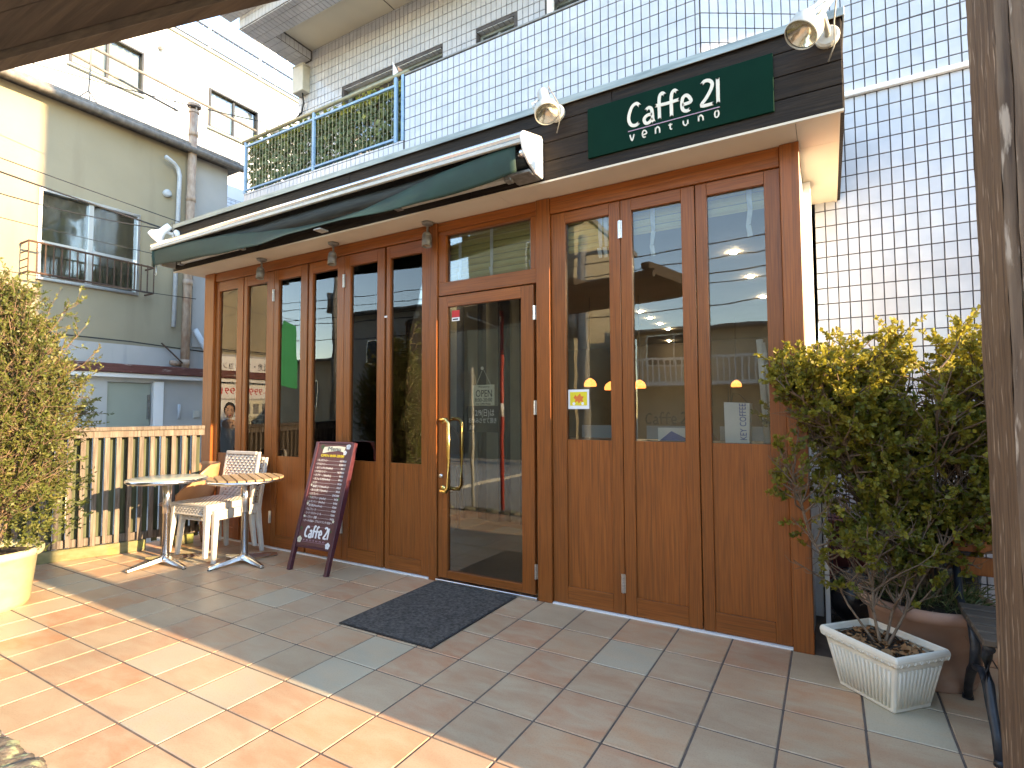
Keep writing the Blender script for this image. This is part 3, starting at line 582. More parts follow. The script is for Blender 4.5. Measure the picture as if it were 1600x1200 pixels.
pw = MB(); pw.add([(-2.33, .66, 4.72), (-2.26, .66, 4.735), (-2.335, .66, 4.87), (-2.345, .70, 4.74)], [(0, 1, 2), (0, 2, 3), (0, 3, 1), (1, 3, 2)]); pwr = pw.build('pinwheel', 'paper'); props(pwr, 'small white and pink pinwheel on the balcony rail', 'pinwheel', )
pw = MB(); pw.add([(-2.26, .66, 4.735), (-2.20, .66, 4.73), (-2.27, .66, 4.80), (-2.25, .69, 4.74), (-2.33, .66, 4.71), (-2.29, .66, 4.705)], [(0, 1, 2), (0, 2, 3), (1, 3, 2), (0, 4, 5)]); pw.build('blade', 'orangechair', pwr)
# ivy
def leaf_quads(C, size, nrm, var, name, mat, parent, kind=None, aspect=.9):
    """rhombic leaf faces at centres C (n,3), size (n,), normals (n,3)"""
    n = len(C); rnd = RNG.normal(size=(n, 3)); nrm = nrm/np.linalg.norm(nrm, axis=1, keepdims=True)
    a = rnd-(rnd*nrm).sum(1, keepdims=True)*nrm; a /= np.linalg.norm(a, axis=1, keepdims=True)+1e-9; b = np.cross(nrm, a); s_ = size[:, None]
    V = np.stack([C-a*s_, C+b*s_*aspect*.55-a*s_*.2+nrm*s_*.12, C+a*s_, C-b*s_*aspect*.55-a*s_*.2+nrm*s_*.12], 1).reshape(-1, 3)
    F = np.arange(4*n).reshape(n, 4)
    return fast_mesh(name, V, F, mat, parent, var, kind)
iv = thing('ivy_screen', 'green ivy with sunlight coloured into its top leaves, covering the railed left half of the balcony', 'ivy', (-3.5, .7, 4.0))
n = 5200; C_ = np.stack([RNG.uniform(-4.78, -2.2, n), RNG.uniform(.69, .80, n), 4.0+.60*RNG.random(n)**.9], 1)
topm = RNG.random(n) < .2; C_[topm, 2] = 4.61+.045*RNG.normal(size=topm.sum()); 
var = np.clip(.38+.16*RNG.normal(size=n)+np.where(C_[:, 2] > 4.56, .45, 0), 0, 1)  # leaves along the top yellower: sunlight put into their colour
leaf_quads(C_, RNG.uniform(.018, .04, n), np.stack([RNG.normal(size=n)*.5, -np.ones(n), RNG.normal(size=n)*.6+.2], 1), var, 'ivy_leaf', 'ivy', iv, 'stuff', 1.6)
st = MB()
for k in range(40):
    x = -4.75+k*.065; st.tube([(x, .74, 4.0), (x+rr.uniform(-.1, .1), .73, 4.3), (x+rr.uniform(-.15, .15), .74, 4.6)], .003, 4, False)
st.build('stem', 'bark', iv)

# ================================================================== SIGN, AWNING, LAMPS
SG = thing('sign_board', 'long dark green sign board with cream cafe lettering on the brown fascia', 'sign', (.686, -.272, 3.01))
s = MB(); s.box(.166, 1.207, -.284, -.271, 2.855, 3.170); s.build('panel', 'green', SG, bev=.002)
G = {'C': [(0.498, 3.091), (0.478, 3.112), (0.452, 3.101), (0.433, 3.061), (0.43, 3.022), (0.445, 2.99), (0.471, 2.982), (0.493, 2.994)], 'a1': [(0.531, 3.052), (0.549, 3.066), (0.566, 3.052), (0.571, 3.015), (0.573, 2.989), (0.581, 2.967)], 'a2': [(0.569, 3.021), (0.542, 3.022), (0.522, 3.005), (0.53, 2.978), (0.55, 2.976), (0.571, 2.994)], 'f1': [(0.645, 3.112), (0.631, 3.128), (0.616, 3.118), (0.611, 3.079), (0.612, 2.977)], 'f2': [(0.716, 3.107), (0.7, 3.123), (0.685, 3.11), (0.68, 3.071), (0.681, 2.973)], 'bar': [(0.586, 3.065), (0.648, 3.059), (0.727, 3.062)], 'e': [(0.741, 3.025), (0.786, 3.029), (0.784, 3.052), (0.765, 3.074), (0.745, 3.064), (0.739, 3.028), (0.745, 2.995), (0.766, 2.983), (0.786, 2.99)], 'two': [(0.847, 3.108), (0.864, 3.123), (0.888, 3.12), (0.904, 3.098), (0.896, 3.066), (0.871, 3.025), (0.845, 2.988), (0.91, 2.984)], 'one': [(0.933, 3.12), (0.933, 2.977)]}
g2 = {'v': [(0.434, 2.934), (0.448, 2.895), (0.46, 2.932)], 'e2': [(0.511, 2.913), (0.534, 2.916), (0.529, 2.933), (0.516, 2.936), (0.51, 2.919), (0.516, 2.898), (0.531, 2.898)], 'n': [(0.587, 2.936), (0.587, 2.898)], 'n2': [(0.588, 2.926), (0.599, 2.937), (0.61, 2.925), (0.611, 2.897)], 't': [(0.672, 2.939), (0.672, 2.907), (0.684, 2.902)], 't2': [(0.66, 2.929), (0.685, 2.929)], 'u': [(0.744, 2.934), (0.747, 2.911), (0.759, 2.902), (0.769, 2.913)], 'u2': [(0.769, 2.933), (0.77, 2.905)], 'nn': [(0.828, 2.937), (0.828, 2.903)], 'nn2': [(0.829, 2.928), (0.84, 2.937), (0.851, 2.924), (0.852, 2.902)], 'o': [(0.925, 2.939), (0.915, 2.931), (0.915, 2.909), (0.925, 2.901), (0.934, 2.912), (0.933, 2.932), (0.925, 2.939)]}
def letters(dic, groups, wd, y, yb, mat, par, f=lambda p: p, nm='letter'):
    for gnames in groups:
        mb = MB()
        for i, k in enumerate(gnames): stroke(mb, [f(p) for p in dic[k]], wd, y-.0003*i, yb)
        mb.build(nm, mat, par)
letters(G, [['C'], ['a1', 'a2'], ['f1', 'f2', 'bar'], ['e'], ['two'], ['one']], 0.0185, -.287, -.283, 'cream_letter', SG)
letters(g2, [['v'], ['e2'], ['n', 'n2'], ['t', 't2'], ['u', 'u2'], ['nn', 'nn2'], ['o']], .0078, -.286, -.283, 'cream_letter', SG, nm='small_letter')
s = MB(); s.box(.424, .940, -.2862, -.283, 2.953, 2.9575); s.build('underline', 'pink_line', SG)

AW = thing('awning', 'retracted green canvas awning in a silver cassette above the left folding doors', 'awning', (-2.4, -.28, 2.95))
s = MB(); s.prism([(-.295, 3.005), (-.32, 3.045), (-.44, 3.04), (-.52, 3.015), (-.535, 2.995), (-.522, 2.972), (-.49, 2.965), (-.46, 2.99), (-.32, 3.0)], -4.50, -.168, 'x')
s.build('cassette_tube', 'steel', AW, bev=.004)
s = MB(); s.box(-4.49, -.17, -.535, -.515, 2.94, 2.964); s.box(-4.49, -.17, -.50, -.49, 2.952, 2.97); s.build('front_rail', 'offwhite_metal', AW, bev=.003)
s = MB(); s.prism([(-.274, 3.062), (-.30, 3.075), (-.53, 3.01), (-.556, 2.985), (-.555, 2.95), (-.52, 2.875), (-.46, 2.835), (-.37, 2.80), (-.274, 2.80)], -.166, -.148, 'x'); s.build('end_cover', 'white', AW, bev=.004)
s = MB(); s.prism([(-.274, 3.04), (-.50, 2.99), (-.50, 2.86), (-.40, 2.81), (-.274, 2.81)], -4.52, -4.505, 'x'); s.build('end_cover', 'offwhite_metal', AW, bev=.003)
s = MB()
prof = [(-.49+.075*math.cos(t), 2.885+.062*math.sin(t)) for t in np.linspace(0, 2*math.pi, 15)[:-1]]
s.grid(lambda u, v: (-4.46+4.27*u, -.405+.07*math.cos(v*6.2832)+.006*math.sin(u*19), 2.90+.058*math.sin(v*6.2832)-.012*math.sin(u*3.14)+.003*math.sin(u*31)), 70, 14); s.build('canvas_roll', 'awning_in', AW, smooth=True)
def lerp(x, xs, ys): return float(np.interp(x, xs, ys))
xs_ = [-4.49, -3.9, -3.2, -2.75, -2.3, -1.9, -1.55, -1.2, -.8, -.4, -.22]
zt = [2.945, 2.930, 2.895, 2.84, 2.80, 2.79, 2.80, 2.845, 2.90, 2.93, 2.935]
zb = [2.785, 2.755, 2.722, 2.710, 2.702, 2.696, 2.700, 2.712, 2.73, 2.752, 2.775]
yt = [-.515, -.515, -.51, -.50, -.49, -.48, -.49, -.50, -.515, -.515, -.515]
ybm = [-.515, -.52, -.53, -.54, -.60, -.63, -.61, -.55, -.51, -.50, -.50]
def val(u, v):
    x = -4.49+4.27*u; a, b = lerp(x, xs_, zt), lerp(x, xs_, zb); y0, y1 = lerp(x, xs_, yt), lerp(x, xs_, ybm)
    return (x, y0+(y1-y0)*v-.012*math.sin(v*3.14)*math.sin(u*9), a+(b-a)*v+.003*math.sin(u*40)*v)
s = MB(); s.grid(val, 90, 8); s.build('valance', 'awning', AW, smooth=True, solid=.004)
s = MB(); s.tube([(-4.46, -.515, 2.95), (-4.47, -.518, 2.88), (-4.44, -.515, 2.80), (-4.465, -.51, 2.78)], .012, 8); s.build('valance_hem', 'awning', AW, smooth=True)
for a, b, za, zb_ in ((-4.15, -3.2, 2.805, 2.795), (-1.25, -.36, 2.80, 2.812)):
    s = MB(); s.box(a, b, -.415, -.375, za-.018, za+.012); ar = s.build('folding_arm', 'offwhite_metal', AW, bev=.006)
    s = MB(); s.box(a-.06, a+.0, -.42, -.37, za-.024, za+.02); s.box(b+.001, b+.05, -.425, -.365, za-.026, za+.03); s.build('arm_joint', 'greyaged', ar, bev=.004)
s = MB(); s.box(-.33, -.169, -.43, -.275, 2.795, 2.815); s.box(-.34, -.28, -.30, -.272, 2.80, 2.90); s.build('bracket', 'greyaged', AW, bev=.003)
s = MB(); s.tube([(-.215, -.47, 2.90), (-.175, -.475, 2.90)], .028, 14); s.build('roller_cap', 'steel', AW, smooth=True)
s = MB(); s.box(-2.18, -2.10, -.42, -.33, 2.775, 2.787); s.build('bracket', 'offwhite_metal', AW, bev=.003)
s = MB(); s.tube([(-4.43, -.50, 2.79), (-4.43, -.50, 2.72), (-4.425, -.50, 2.70), (-4.44, -.50, 2.685), (-4.455, -.50, 2.70)], .0035, 6); s.build('crank_hook', 'nickel', AW, smooth=True)

def axisT(a, b):
    a, b = Vector(a), Vector(b); d = (b-a).normalized(); q = d.to_track_quat('Z', 'Y'); return Matrix.Translation(a) @ q.to_matrix().to_4x4(), (b-a).length
def big_lamp(label, base, top, hood, r, mat='offwhite_metal'):
    t = thing('spotlight', label, 'spotlight', base, 'outdoor flood lamps on the fascia')
    bx, by, bz = base; s = MB(); s.lathe(base, [(0.001, 0), (.055, 0), (.055, -.018), (.045, -.028), (.001, -.028)], 24, 'y'); s.build('wall_base', mat, t, smooth=False)
    s = MB(); mid = (Vector(top)*.55+Vector(hood)*.45); s.tube([(bx, by-.02, bz), (bx, by-.07, bz), tuple(mid)], .014, 10); s.build('arm', mat, t, smooth=True)
    T, L_ = axisT(top, hood); s = MB(); s.T = T; s.lathe((0, 0, 0), [(.001, -.02), (.030, -.018), (.035, 0), (.036, L_*.55), (.042, L_*.62), (r*.72, L_*.8), (r, L_*.98), (r, L_*1.25), (r*.96, L_*1.27), (r*.93, L_*1.24)], 30); s.build('lamp_housing', mat, t, smooth=True)
    s = MB(); s.T = T; s.lathe((0, 0, 0), [(r*.93, L_*1.2), (r*.55, L_*1.06), (r*.25, L_*.98), (.001, L_*.97)], 30); s.build('reflector', 'lens', t, smooth=True)
    s = MB(); s.T = T; s.tube([(r+.006, 0, L_*1.02), (r+.008, 0, L_*.7), (.03, 0, L_*.42)], .004, 6); s.tube([(-r-.006, 0, L_*1.02), (-r-.008, 0, L_*.7), (-.03, 0, L_*.42)], .004, 6); s.build('yoke', mat, t, smooth=True)
    s = MB(); tp = Vector(top); s.tube([tuple(tp), tuple(tp+Vector((.03, .02, .05))), (bx+.03, by-.06, bz+.04), (bx+.03, by-.03, bz-.06), (bx+.0, by-.01, bz-.13)], .0035, 6); s.build('cord', 'greyaged', t, smooth=True)
    return t
big_lamp('white flood lamp over the left end of the awning, bright in the sun', (-4.50, -.272, 3.17), (-4.42, -.40, 3.21), (-4.50, -.47, 3.11), .075, 'white')
big_lamp('ivory flood lamp between the awning end and the green sign', (-.045, -.272, 3.205), (-.085, -.40, 3.285), (-.035, -.455, 3.14), .075)
big_lamp('ivory flood lamp hanging at the right end of the fascia', (1.455, -.272, 3.165), (1.475, -.42, 3.30), (1.37, -.50, 3.115), .078)
def small_lamp(label, x, y):
    t = thing('ceiling_spotlight', label, 'spotlight', (x, y, 2.786), 'small grey spotlights under the canopy'); s = MB()
    s.lathe((x, y, 2.787), [(.001, 0), (.048, 0), (.046, -.014), (.03, -.024), (.012, -.03), (.001, -.03)], 24); s.build('ceiling_plate', 'greyaged', t, smooth=True)
    s = MB(); s.tube([(x, y, 2.76), (x, y, 2.70)], .009, 10); s.box(x-.014, x+.014, y-.03, y+.012, 2.668, 2.70); s.build('swivel', 'greyaged', t)
    s = MB(); T, L_ = axisT((x, y-.008, 2.70), (x+.01, y-.022, 2.585)); s.T = T
    s.lathe((0, 0, 0), [(.001, 0), (.026, .0), (.034, .012), (.036, .03), (.034, .033), (.038, .036), (.038, .112), (.034, .114), (.033, .10)], 24); s.build('lamp_can', 'greyaged', t, smooth=True)
    s = MB(); s.T = T; s.lathe((0, 0, 0), [(.033, .102), (.001, .095)], 20); s.build('lens', 'lens', t, smooth=True)
small_lamp('small grey spotlight under the soffit nearest the left corner', -3.321, -.091)
small_lamp('small grey spotlight under the soffit, middle one of three', -2.33, -.079)
small_lamp('small grey spotlight under the soffit just left of the transom window', -1.286, -.057)

# ================================================================== WINDOW CONTENTS
def blind(x0, x1, y, z0, z1, tapes, label, tz):
    t = thing('bamboo_blind', label, 'blind', ((x0+x1)/2, y, z1), 'tan slatted blinds behind the glass')
    n = int((z1-z0)/.048); hgt = (z1-z0)/n
    for k in range(n):
        s = MB(); z = z0+k*hgt; s.prism([(y, z+.002), (y-.011, z+hgt*.35), (y-.006, z+hgt*.8), (y+.002, z+hgt-.001), (y+.005, z+hgt*.5)], x0, x1, 'x'); s.build('slat', 'bamboo', t)
    for xt in tapes:
        s = MB(); 
        zb_ = tz; pts = [(0, z1-.01), (0, z0+.3*(z1-z0)), (.006, z0), (-.006, zb_+.07), (.003, zb_)]
        for (d0, a), (d1, b) in zip(pts, pts[1:]):
            s.add([(xt-.014+d0, y-.018-abs(d0)*2, a), (xt+.014+d0, y-.018-abs(d0), a), (xt+.014+d1, y-.018-abs(d1)*3, b), (xt-.014+d1, y-.018, b)], [(0, 1, 2, 3)])
        s.build('tape', 'tape', t)
    return t
blind(-1.17, -.37, .10, 2.335, 2.70, (-1.07, -.775, -.43), 'tan slatted blind filling the transom window above the entrance', 2.325)
blind(-4.2, -3.85, .10, 2.52, 2.70, (-4.05,), 'narrow tan blind at the top of the leftmost folding door', 2.42)
blind(-3.70, -3.36, .10, 2.50, 2.70, (-3.42,), 'narrow tan blind at the top of the second folding door from the left', 2.40)
blind(-3.21, -2.85, .10, 2.50, 2.70, (-3.09,), 'narrow tan blind at the top of the third folding door from the left', 2.36)
blind(-2.72, -2.35, .10, 2.50, 2.70, (-2.50,), 'narrow tan blind at the top of the fourth folding door, behind the middle spotlight', 2.25)
blind(-2.23, -1.87, .10, 2.47, 2.70, (-1.94,), 'narrow tan blind at the top of the fifth folding door from the left', 2.25)
blind(-1.76, -1.38, .10, 2.30, 2.70, (-1.65,), 'deeper tan blind in the folding door just left of the entrance', 2.19)
blind(-.14, .20, .10, 2.40, 2.70, (.10, .14), 'tan blind in the folding door just right of the entrance', 2.33)
blind(.33, .67, .10, 2.45, 2.70, (.46,), 'tan blind at the top of the middle right folding door', 2.29)
blind(.80, 1.14, .10, 2.48, 2.70, (1.035,), 'tan blind at the top of the rightmost folding door', 2.32)
def flat(name, x0, x1, z0, z1, y, mat, par=None, t=.002, bev=0): s = MB(); s.box(x0, x1, y-t, y, z0, z1); return s.build(name, mat, par, bev=bev)
# sticker on the pane right of the door
st_ = thing('window_sticker', 'square yellow and white sticker with orange animal on the right-hand window', 'sticker', (-.05, .03, 1.37))
flat('backing', -.124, .028, 1.309, 1.440, .0295, 'paper', st_); flat('yellow_field', -.110, .014, 1.332, 1.424, .0272, 'yellow', st_, .0006)
s = MB(); s.v = [(x, .0262, z) for x, z in [(-.085, 1.385), (-.07, 1.405), (-.06, 1.392), (-.035, 1.415), (-.03, 1.395), (-.008, 1.392), (-.02, 1.375), (-.012, 1.355), (-.035, 1.36), (-.045, 1.345), (-.055, 1.362), (-.075, 1.352), (-.07, 1.372)]]; s.f = [tuple(range(13))]; s.build('animal_print', 'orange', st_)
s = MB(); s.lathe((-.082, .0268, 1.345), [(.001, -.0004), (.010, -.0004), (.010, .0)], 14, 'y'); s.lathe((-.018, .0268, 1.345), [(.001, -.0004), (.010, -.0004), (.010, .0)], 14, 'y'); s.build('white_dot', 'paper', st_)
st_ = thing('door_sticker', 'small red and white square sticker in the top corner of the door glass', 'sticker', (-1.06, .01, 2.03))
flat('red_field', -1.097, -1.026, 2.022, 2.077, .0135, 'red', st_); flat('white_field', -1.097, -1.026, 1.994, 2.0215, .0135, 'paper', st_); text('lettering', 'セコム', .02, 'blackp', st_, (-1.09, .0112, 2.0), wcap=.055) if False else flat('dark_line', -1.088, -1.036, 2.002, 2.013, .0112, 'blackp', st_, .0004)
flat('tag', -1.795, -1.765, 2.085, 2.10, .006, 'paper')
tg = [o for o in COL.objects if o.name == 'tag'][0]; props(tg, 'tiny white paper tag on the frame between the fifth and sixth folding doors', 'tag')
op = thing('open_plate', 'cream hanging plate reading OPEN behind the door glass', 'sign', (-.835, .06, 1.49))
flat('plate', -.933, -.737, 1.339, 1.495, .06, 'oldplate', op, .004, .001)
text('lettering', 'OPEN', .075, 'blackp', op, (-.905, .054, 1.405), wcap=.145); text('lettering', '8:00-20:00', .04, 'blackp', op, (-.912, .054, 1.368), wcap=.155)
text('lettering', 'Welcome to', .02, 'blackp', op, (-.88, .054, 1.474), wcap=.10); text('lettering', 'Our Coffee House', .02, 'blackp', op, (-.90, .054, 1.346), wcap=.13)
s = MB(); s.tube([(-.90, .057, 1.495), (-.835, .05, 1.62), (-.77, .057, 1.495)], .002, 5, False); s.build('string', 'tape', op); s = MB(); s.lathe((-.835, .04, 1.62), [(.001, -.006), (.012, -.004), (.012, .004)], 14, 'y'); s.build('suction_hook', 'nickel', op)
bb = thing('notice_blackboard', 'small blackboard with white handwriting hung below the open plate', 'blackboard', (-.845, .06, 1.33))
flat('slate', -.987, -.703, 1.140, 1.334, .062, 'blackp', bb, .005, .001)
text('lettering', '2/9(日)は', .062, 'whitep', bb, (-.91, .055, 1.262), wcap=.17); text('lettering', 'お休みさせて頂き', .045, 'whitep', bb, (-.972, .055, 1.21), wcap=.25); text('lettering', 'ます', .04, 'whitep', bb, (-.968, .055, 1.158), wcap=.05)
# paper carrier bag on the right-hand counter
kb = thing('paper_bag', 'white paper bag with blue upright lettering on the counter behind the rightmost window', 'bag', (.935, .14, 1.10))
s = MB(); s.add([(.868, .10, 1.102), (1.0, .10, 1.102), (1.0, .20, 1.102), (.868, .20, 1.102), (.862, .115, 1.345), (1.006, .112, 1.338), (1.012, .19, 1.338), (.868, .19, 1.345)], [(0, 1, 5, 4), (1, 2, 6, 5), (2, 3, 7, 6), (3, 0, 4, 7), (0, 3, 2, 1)]); s.build('bag_body', 'paper', kb)
text('lettering', 'KEY COFFEE', .052, 'bluep', kb, (.988, .0985, 1.118), right=(-.02, .045, 1), upv=(-1, 0, 0), wcap=.215)
s = MB(); s.tube([(.885, .14, 1.34), (.885, .14, 1.42), (.892, .14, 1.44), (.90, .14, 1.42), (.90, .14, 1.34)], .003, 6); s.tube([(.90, .15, 1.34), (.91, .15, 1.40), (.95, .15, 1.39), (.99, .15, 1.34)], .003, 6); s.build('handle', 'blackp', kb)
tr_ = thing('paper_card', 'white card with a blue triangle on the counter behind the middle right window', 'card', (.5, .16, 1.10))
flat('card', .45, .66, 1.102, 1.185, .16, 'paper', tr_); s = MB(); s.v = [(.46, .157, 1.103), (.66, .157, 1.103), (.535, .157, 1.165)]; s.f = [(0, 1, 2)]; s.build('blue_print', 'bluep', tr_)
for a, b, lb in ((-.125, .185, 'in the first window right of the door'), (.345, .652, 'in the middle right window'), (.812, 1.12, 'in the rightmost window')):
    f_ = flat('frosted_strip', a, b, 1.106, 1.195, .262, 'frost'); props(f_, 'low frosted strip '+lb, 'window film', 'frosted strips at the foot of the right windows')
wl = thing('window_lettering', 'dark cafe name lettering standing in the middle right window', 'lettering', (.5, .1, 1.2)); 
letters(G, [['C'], ['a1', 'a2'], ['f1', 'f2', 'bar'], ['e'], ['two'], ['one']], .010, .20, .203, 'blackp', wl, lambda p: (.36+(p[0]-.43)*.55, 1.21+(p[1]-2.98)*.5))
mp_ = thing('mint_panel', 'pale mint upright panel inside, seen through the fifth folding door', 'panel', (-2.2, 1.1, 0)); s = MB(); s.box(-2.95, -2.62, 1.1, 1.13, .02, 2.05); s.build('panel', 'mint', mp_); s = MB(); s.box(-2.96, -2.61, 1.09, 1.14, 2.051, 2.09); s.build('panel_cap', 'int_light', mp_)
# interior: striped curtain, counter back, lamps, chairs
cu = thing('striped_curtain', 'navy and cream striped curtain seen through the entrance door', 'curtain', (-1.2, 1.9, 0))
x = -2.6; k = 0
while x < -1.5:
    wd = .15; s = MB(); s.grid(lambda u, v: (x+wd*u, 1.9+.03*math.sin((x+wd*u)*17), .05+2.6*v), 5, 1); s.build('stripe', 'stripe_d' if k % 2 else 'stripe_l', cu, smooth=True); x += wd; k += 1
def pend(x, y, z, lb):
    t = thing('pendant_lamp', lb, 'lamp', (x, y, z), 'orange pendant lamps inside the cafe'); s = MB(); s.lathe((x, y, z), [(.075, -.05), (.078, -.02), (.06, .02), (.02, .05), (.001, .055)], 20); s.build('shade', 'pendant', t, smooth=True)
    s = MB(); s.tube([(x, y, z+.05), (x, y, 2.73)], .004, 5, False); s.build('cord', 'wire', t)
pend(-1.17, 3.0, 1.65, 'orange pendant lamp behind the first window right of the door'); pend(-.90, 3.0, 1.60, 'orange pendant lamp at the right edge of the first window right of the door'); pend(-.60, 3.2, 1.62, 'orange pendant lamp hanging deeper inside the cafe'); pend(.2, 5.5, 1.7, 'orange pendant lamp far back inside the cafe')
DLAB = ['nearest lit ceiling downlight, high in the rightmost window', 'second lit ceiling downlight in the rightmost window', 'third and lowest lit ceiling downlight in the rightmost window', 'first lit downlight of the row seen in the middle right window', 'second lit downlight of the row in the middle right window', 'third lit downlight of the row in the middle right window', 'fourth lit downlight of the row in the middle right window', 'farthest small lit downlight low in the middle right window', 'near lit ceiling downlight behind the left folding doors', 'farther lit ceiling downlight behind the left folding doors']
for i, (x, y) in enumerate(((.70, 1.86), (.72, 2.92), (.73, 4.13), (-.91, 4.32), (-.95, 4.94), (-.97, 5.59), (-1.0, 6.24), (-1.4, 7.9), (-2.7, 1.8), (-2.7, 3.0))):
    s = MB(); s.lathe((x, y, 2.722), [(.001, -.001), (.028, -.001), (.032, .013)], 16)
    props(s.build('downlight', 'lampglow'), DLAB[i], 'downlight', 'lit downlights in the cafe ceiling')
def cafe_chair(x, y, lb):
    t = thing('cafe_chair', lb, 'chair', (x, y, 0), 'dark wooden chairs inside the cafe'); s = MB()
    n = 18; top = [(x-.3+.6*i/n, .98+.22*math.sin(math.pi*i/n)**.7) for i in range(n+1)]
    s.prism(top+[(x+.3, .75), (x-.3, .75)], y, y+.03, 'y'); s.build('backrest', 'wood_dark', t); s = MB(); s.box(x-.3, x+.3, y-.45, y, .42, .47); s.build('seat', 'wood_dark', t)
    for a in (-.27, .25):
        for b in (-.43, .0): q = MB(); q.box(x+a, x+a+.03, y+b, y+b+.03, .013, .75 if b == 0 else .42); q.build('leg', 'wood_dark', t)
cafe_chair(.33, 1.5, 'dark chair with arched back behind the middle right window'); cafe_chair(-2.4, 1.5, 'dark chair with arched back behind the left windows')
s = MB(); s.tube([(1.09, .20, 1.10), (1.075, .20, 1.4), (1.06, .2, 1.72)], .02, 10); s.tube([(1.13, .22, 1.10), (1.11, .22, 1.35), (1.07, .21, 1.70)], .02, 10)
props(s.build('rolled_umbrella', 'tape', smooth=True), 'pale rolled umbrella standing in the rightmost window', 'umbrella')

# ================================================================== DOOR MAT AND MENU BOARD
s = MB(); s.box(-1.21, -.515, -.958, -.045, .0012, .0095); dm = s.build('door_mat', 'mat', bev=.003); props(dm, 'rectangular charcoal mat lying before the entrance door', 'door mat')
s = MB(); s.box(-1.222, -1.2105, -.970, -.033, .001, .0065); s.box(-.5145, -.503, -.970, -.033, .001, .0065); s.box(-1.2105, -.5145, -.970, -.9585, .001, .0065); s.box(-1.2105, -.5145, -.0445, -.033, .001, .0065); s.build('rubber_edge', 'black', dm)
MN = thing('menu_board', 'maroon chalk style menu board leaning on the folding doors', 'menu board', (-2.255, -.37, 0))
BH = 1.085; lean = math.asin(.30/BH)   # board local frame: x right, z up, tilted back
MT = Matrix.Translation(Vector((-2.255, -.375, 0))) @ Matrix.Rotation(R(2), 4, 'Z') @ Matrix.Rotation(-lean, 4, 'X')
def mbx(name, mat, x0, x1, y0, y1, z0, z1, bev=.003, label=None): s = MB(); s.T = MT; s.box(x0, x1, y0, y1, z0, z1); return s.build(name, mat, MN, bev=bev, label=label)
mbx('panel', 'board', -.193, .193, -.004, .012, .205, 1.06)
for sx in (-1, 1):
    s = MB(); s.T = MT; a, b = (.194, .228) if sx > 0 else (-.228, -.194)
    s.prism([(-.012, 0), (.026, 0), (.026, .12), (.036, .35), (.040, .62), (.033, .85), (.026, 1.075), (-.012, 1.075)], a, b, 'x'); s.build('side_post', 'boardframe', MN, bev=.003)
mbx('top_bar', 'boardframe', -.193, .193, -.010, .024, 1.061, 1.080); mbx('bottom_bar', 'boardframe', -.193, .193, -.006, .024, .188, .2045)
def mtext(body, size, mat, x, z, w_=None, align='LEFT'):
    o = MT @ Vector((x, -.0058, z)); return text('lettering', body, size, mat, MN, o, right=MT.to_3x3() @ Vector((1, 0, 0)), upv=MT.to_3x3() @ Vector((0, 0, 1)), align=align, wcap=w_, ext=.0004)
s = MB(); s.T = MT; s.v = []; pts = [(-.13, .985), (-.05, 1.0), (.05, 1.012), (.12, 1.0), (.13, 1.045), (.05, 1.052), (-.05, 1.048), (-.13, 1.04)]
s.add([(x, -.0048, z-.01) for x, z in pts], [tuple(range(8))]); s.build('cream_banner', 'oldplate', MN)
mtext('Menu', .05, 'blackp', -.075, 1.0, .15); mtext('OPEN 8:00-20:00', .032, 'yellow', -.14, .945, .27)
items = [('・ブレンドコーヒー', 'HOT¥350'), ('・アイスコーヒー', 'ICE¥380'), ('・カフェオレ(Hot/Ice)', '¥420'), ('・アメリカンコーヒー', 'HOT¥350'), ('・カプチーノ(Hot/Ice)', '¥430'), ('・カフェモカ(Hot/Ice)', '¥450'), ('・ココア', '¥430'), ('・抹茶ラテ(Hot/Ice)', '¥450'), ('・ほうじ茶ラテ(Hot/Ice)', '¥450'), ('・エスプレッソ', 'S¥300'), ('・ミルクティー(Hot/Ice)', '¥420'), ('・レモンティー(Hot/Ice)', '¥400'), ('・紅茶(Hot/Ice)', '¥380'), ('・りんごジュース', '¥380'), ('・コーラ・ジンジャーエール', '¥380'), ('・ハーブティー 各種', '¥450'), ('・ケーキ ¥350〜 プラスドリンク ¥250〜', '')]
for i, (a, b) in enumerate(items):
    z = .905-.0318*i; wl_ = min(.022*len(a)*.66, .20) if b else .33
    mtext(a, .023, 'whitep', -.178, z, wl_)
    if b: mtext(b, .023, 'whitep', .172-(.075 if len(b) > 4 else .045), z, .075 if len(b) > 4 else .045); mbx('leader_line', 'whitep', -.174+wl_, .165-(.075 if len(b) > 4 else .045), -.0052, -.0042, z+.006, z+.0072, 0)
gx = lambda p: (-.115+(p[0]-.43)*.52, .275+(p[1]-2.977)*.62)
for grp in (['C'], ['a1', 'a2'], ['f1', 'f2', 'bar'], ['e'], ['two'], ['one']):
    mb = MB(); mb.T = MT
    k0 = len(mb.v)
    for k in grp: stroke(mb, [gx(p) for p in G[k]], .0135, -.0075, -.004)
    mb.v = [tuple(MT @ Vector(p)) for p in mb.v]; mb.T = None; mb.build('letter', 'whitep', MN)
mtext('v e n t u n o', .024, 'pink_line', -.125, .246, .25)
mbx('rule_line', 'pink_line', -.13, .15, -.0052, -.0042, .237, .2385, 0); mbx('rule_line', 'pink_line', -.11, .14, -.0052, -.0042, .362, .3635, 0)
def flower(x, z, r, mat):
    s = MB(); s.T = MT
    for k in range(5):
        a = k*1.2566+.3; c = (x+.55*r*math.cos(a), z+.55*r*math.sin(a)); s.add([(c[0]+.5*r*math.cos(t), -.0052, c[1]+.5*r*math.sin(t)) for t in np.linspace(0, 6.28, 9)[:-1]], [tuple(range(8))])
    s.build('flower_print', mat, MN)
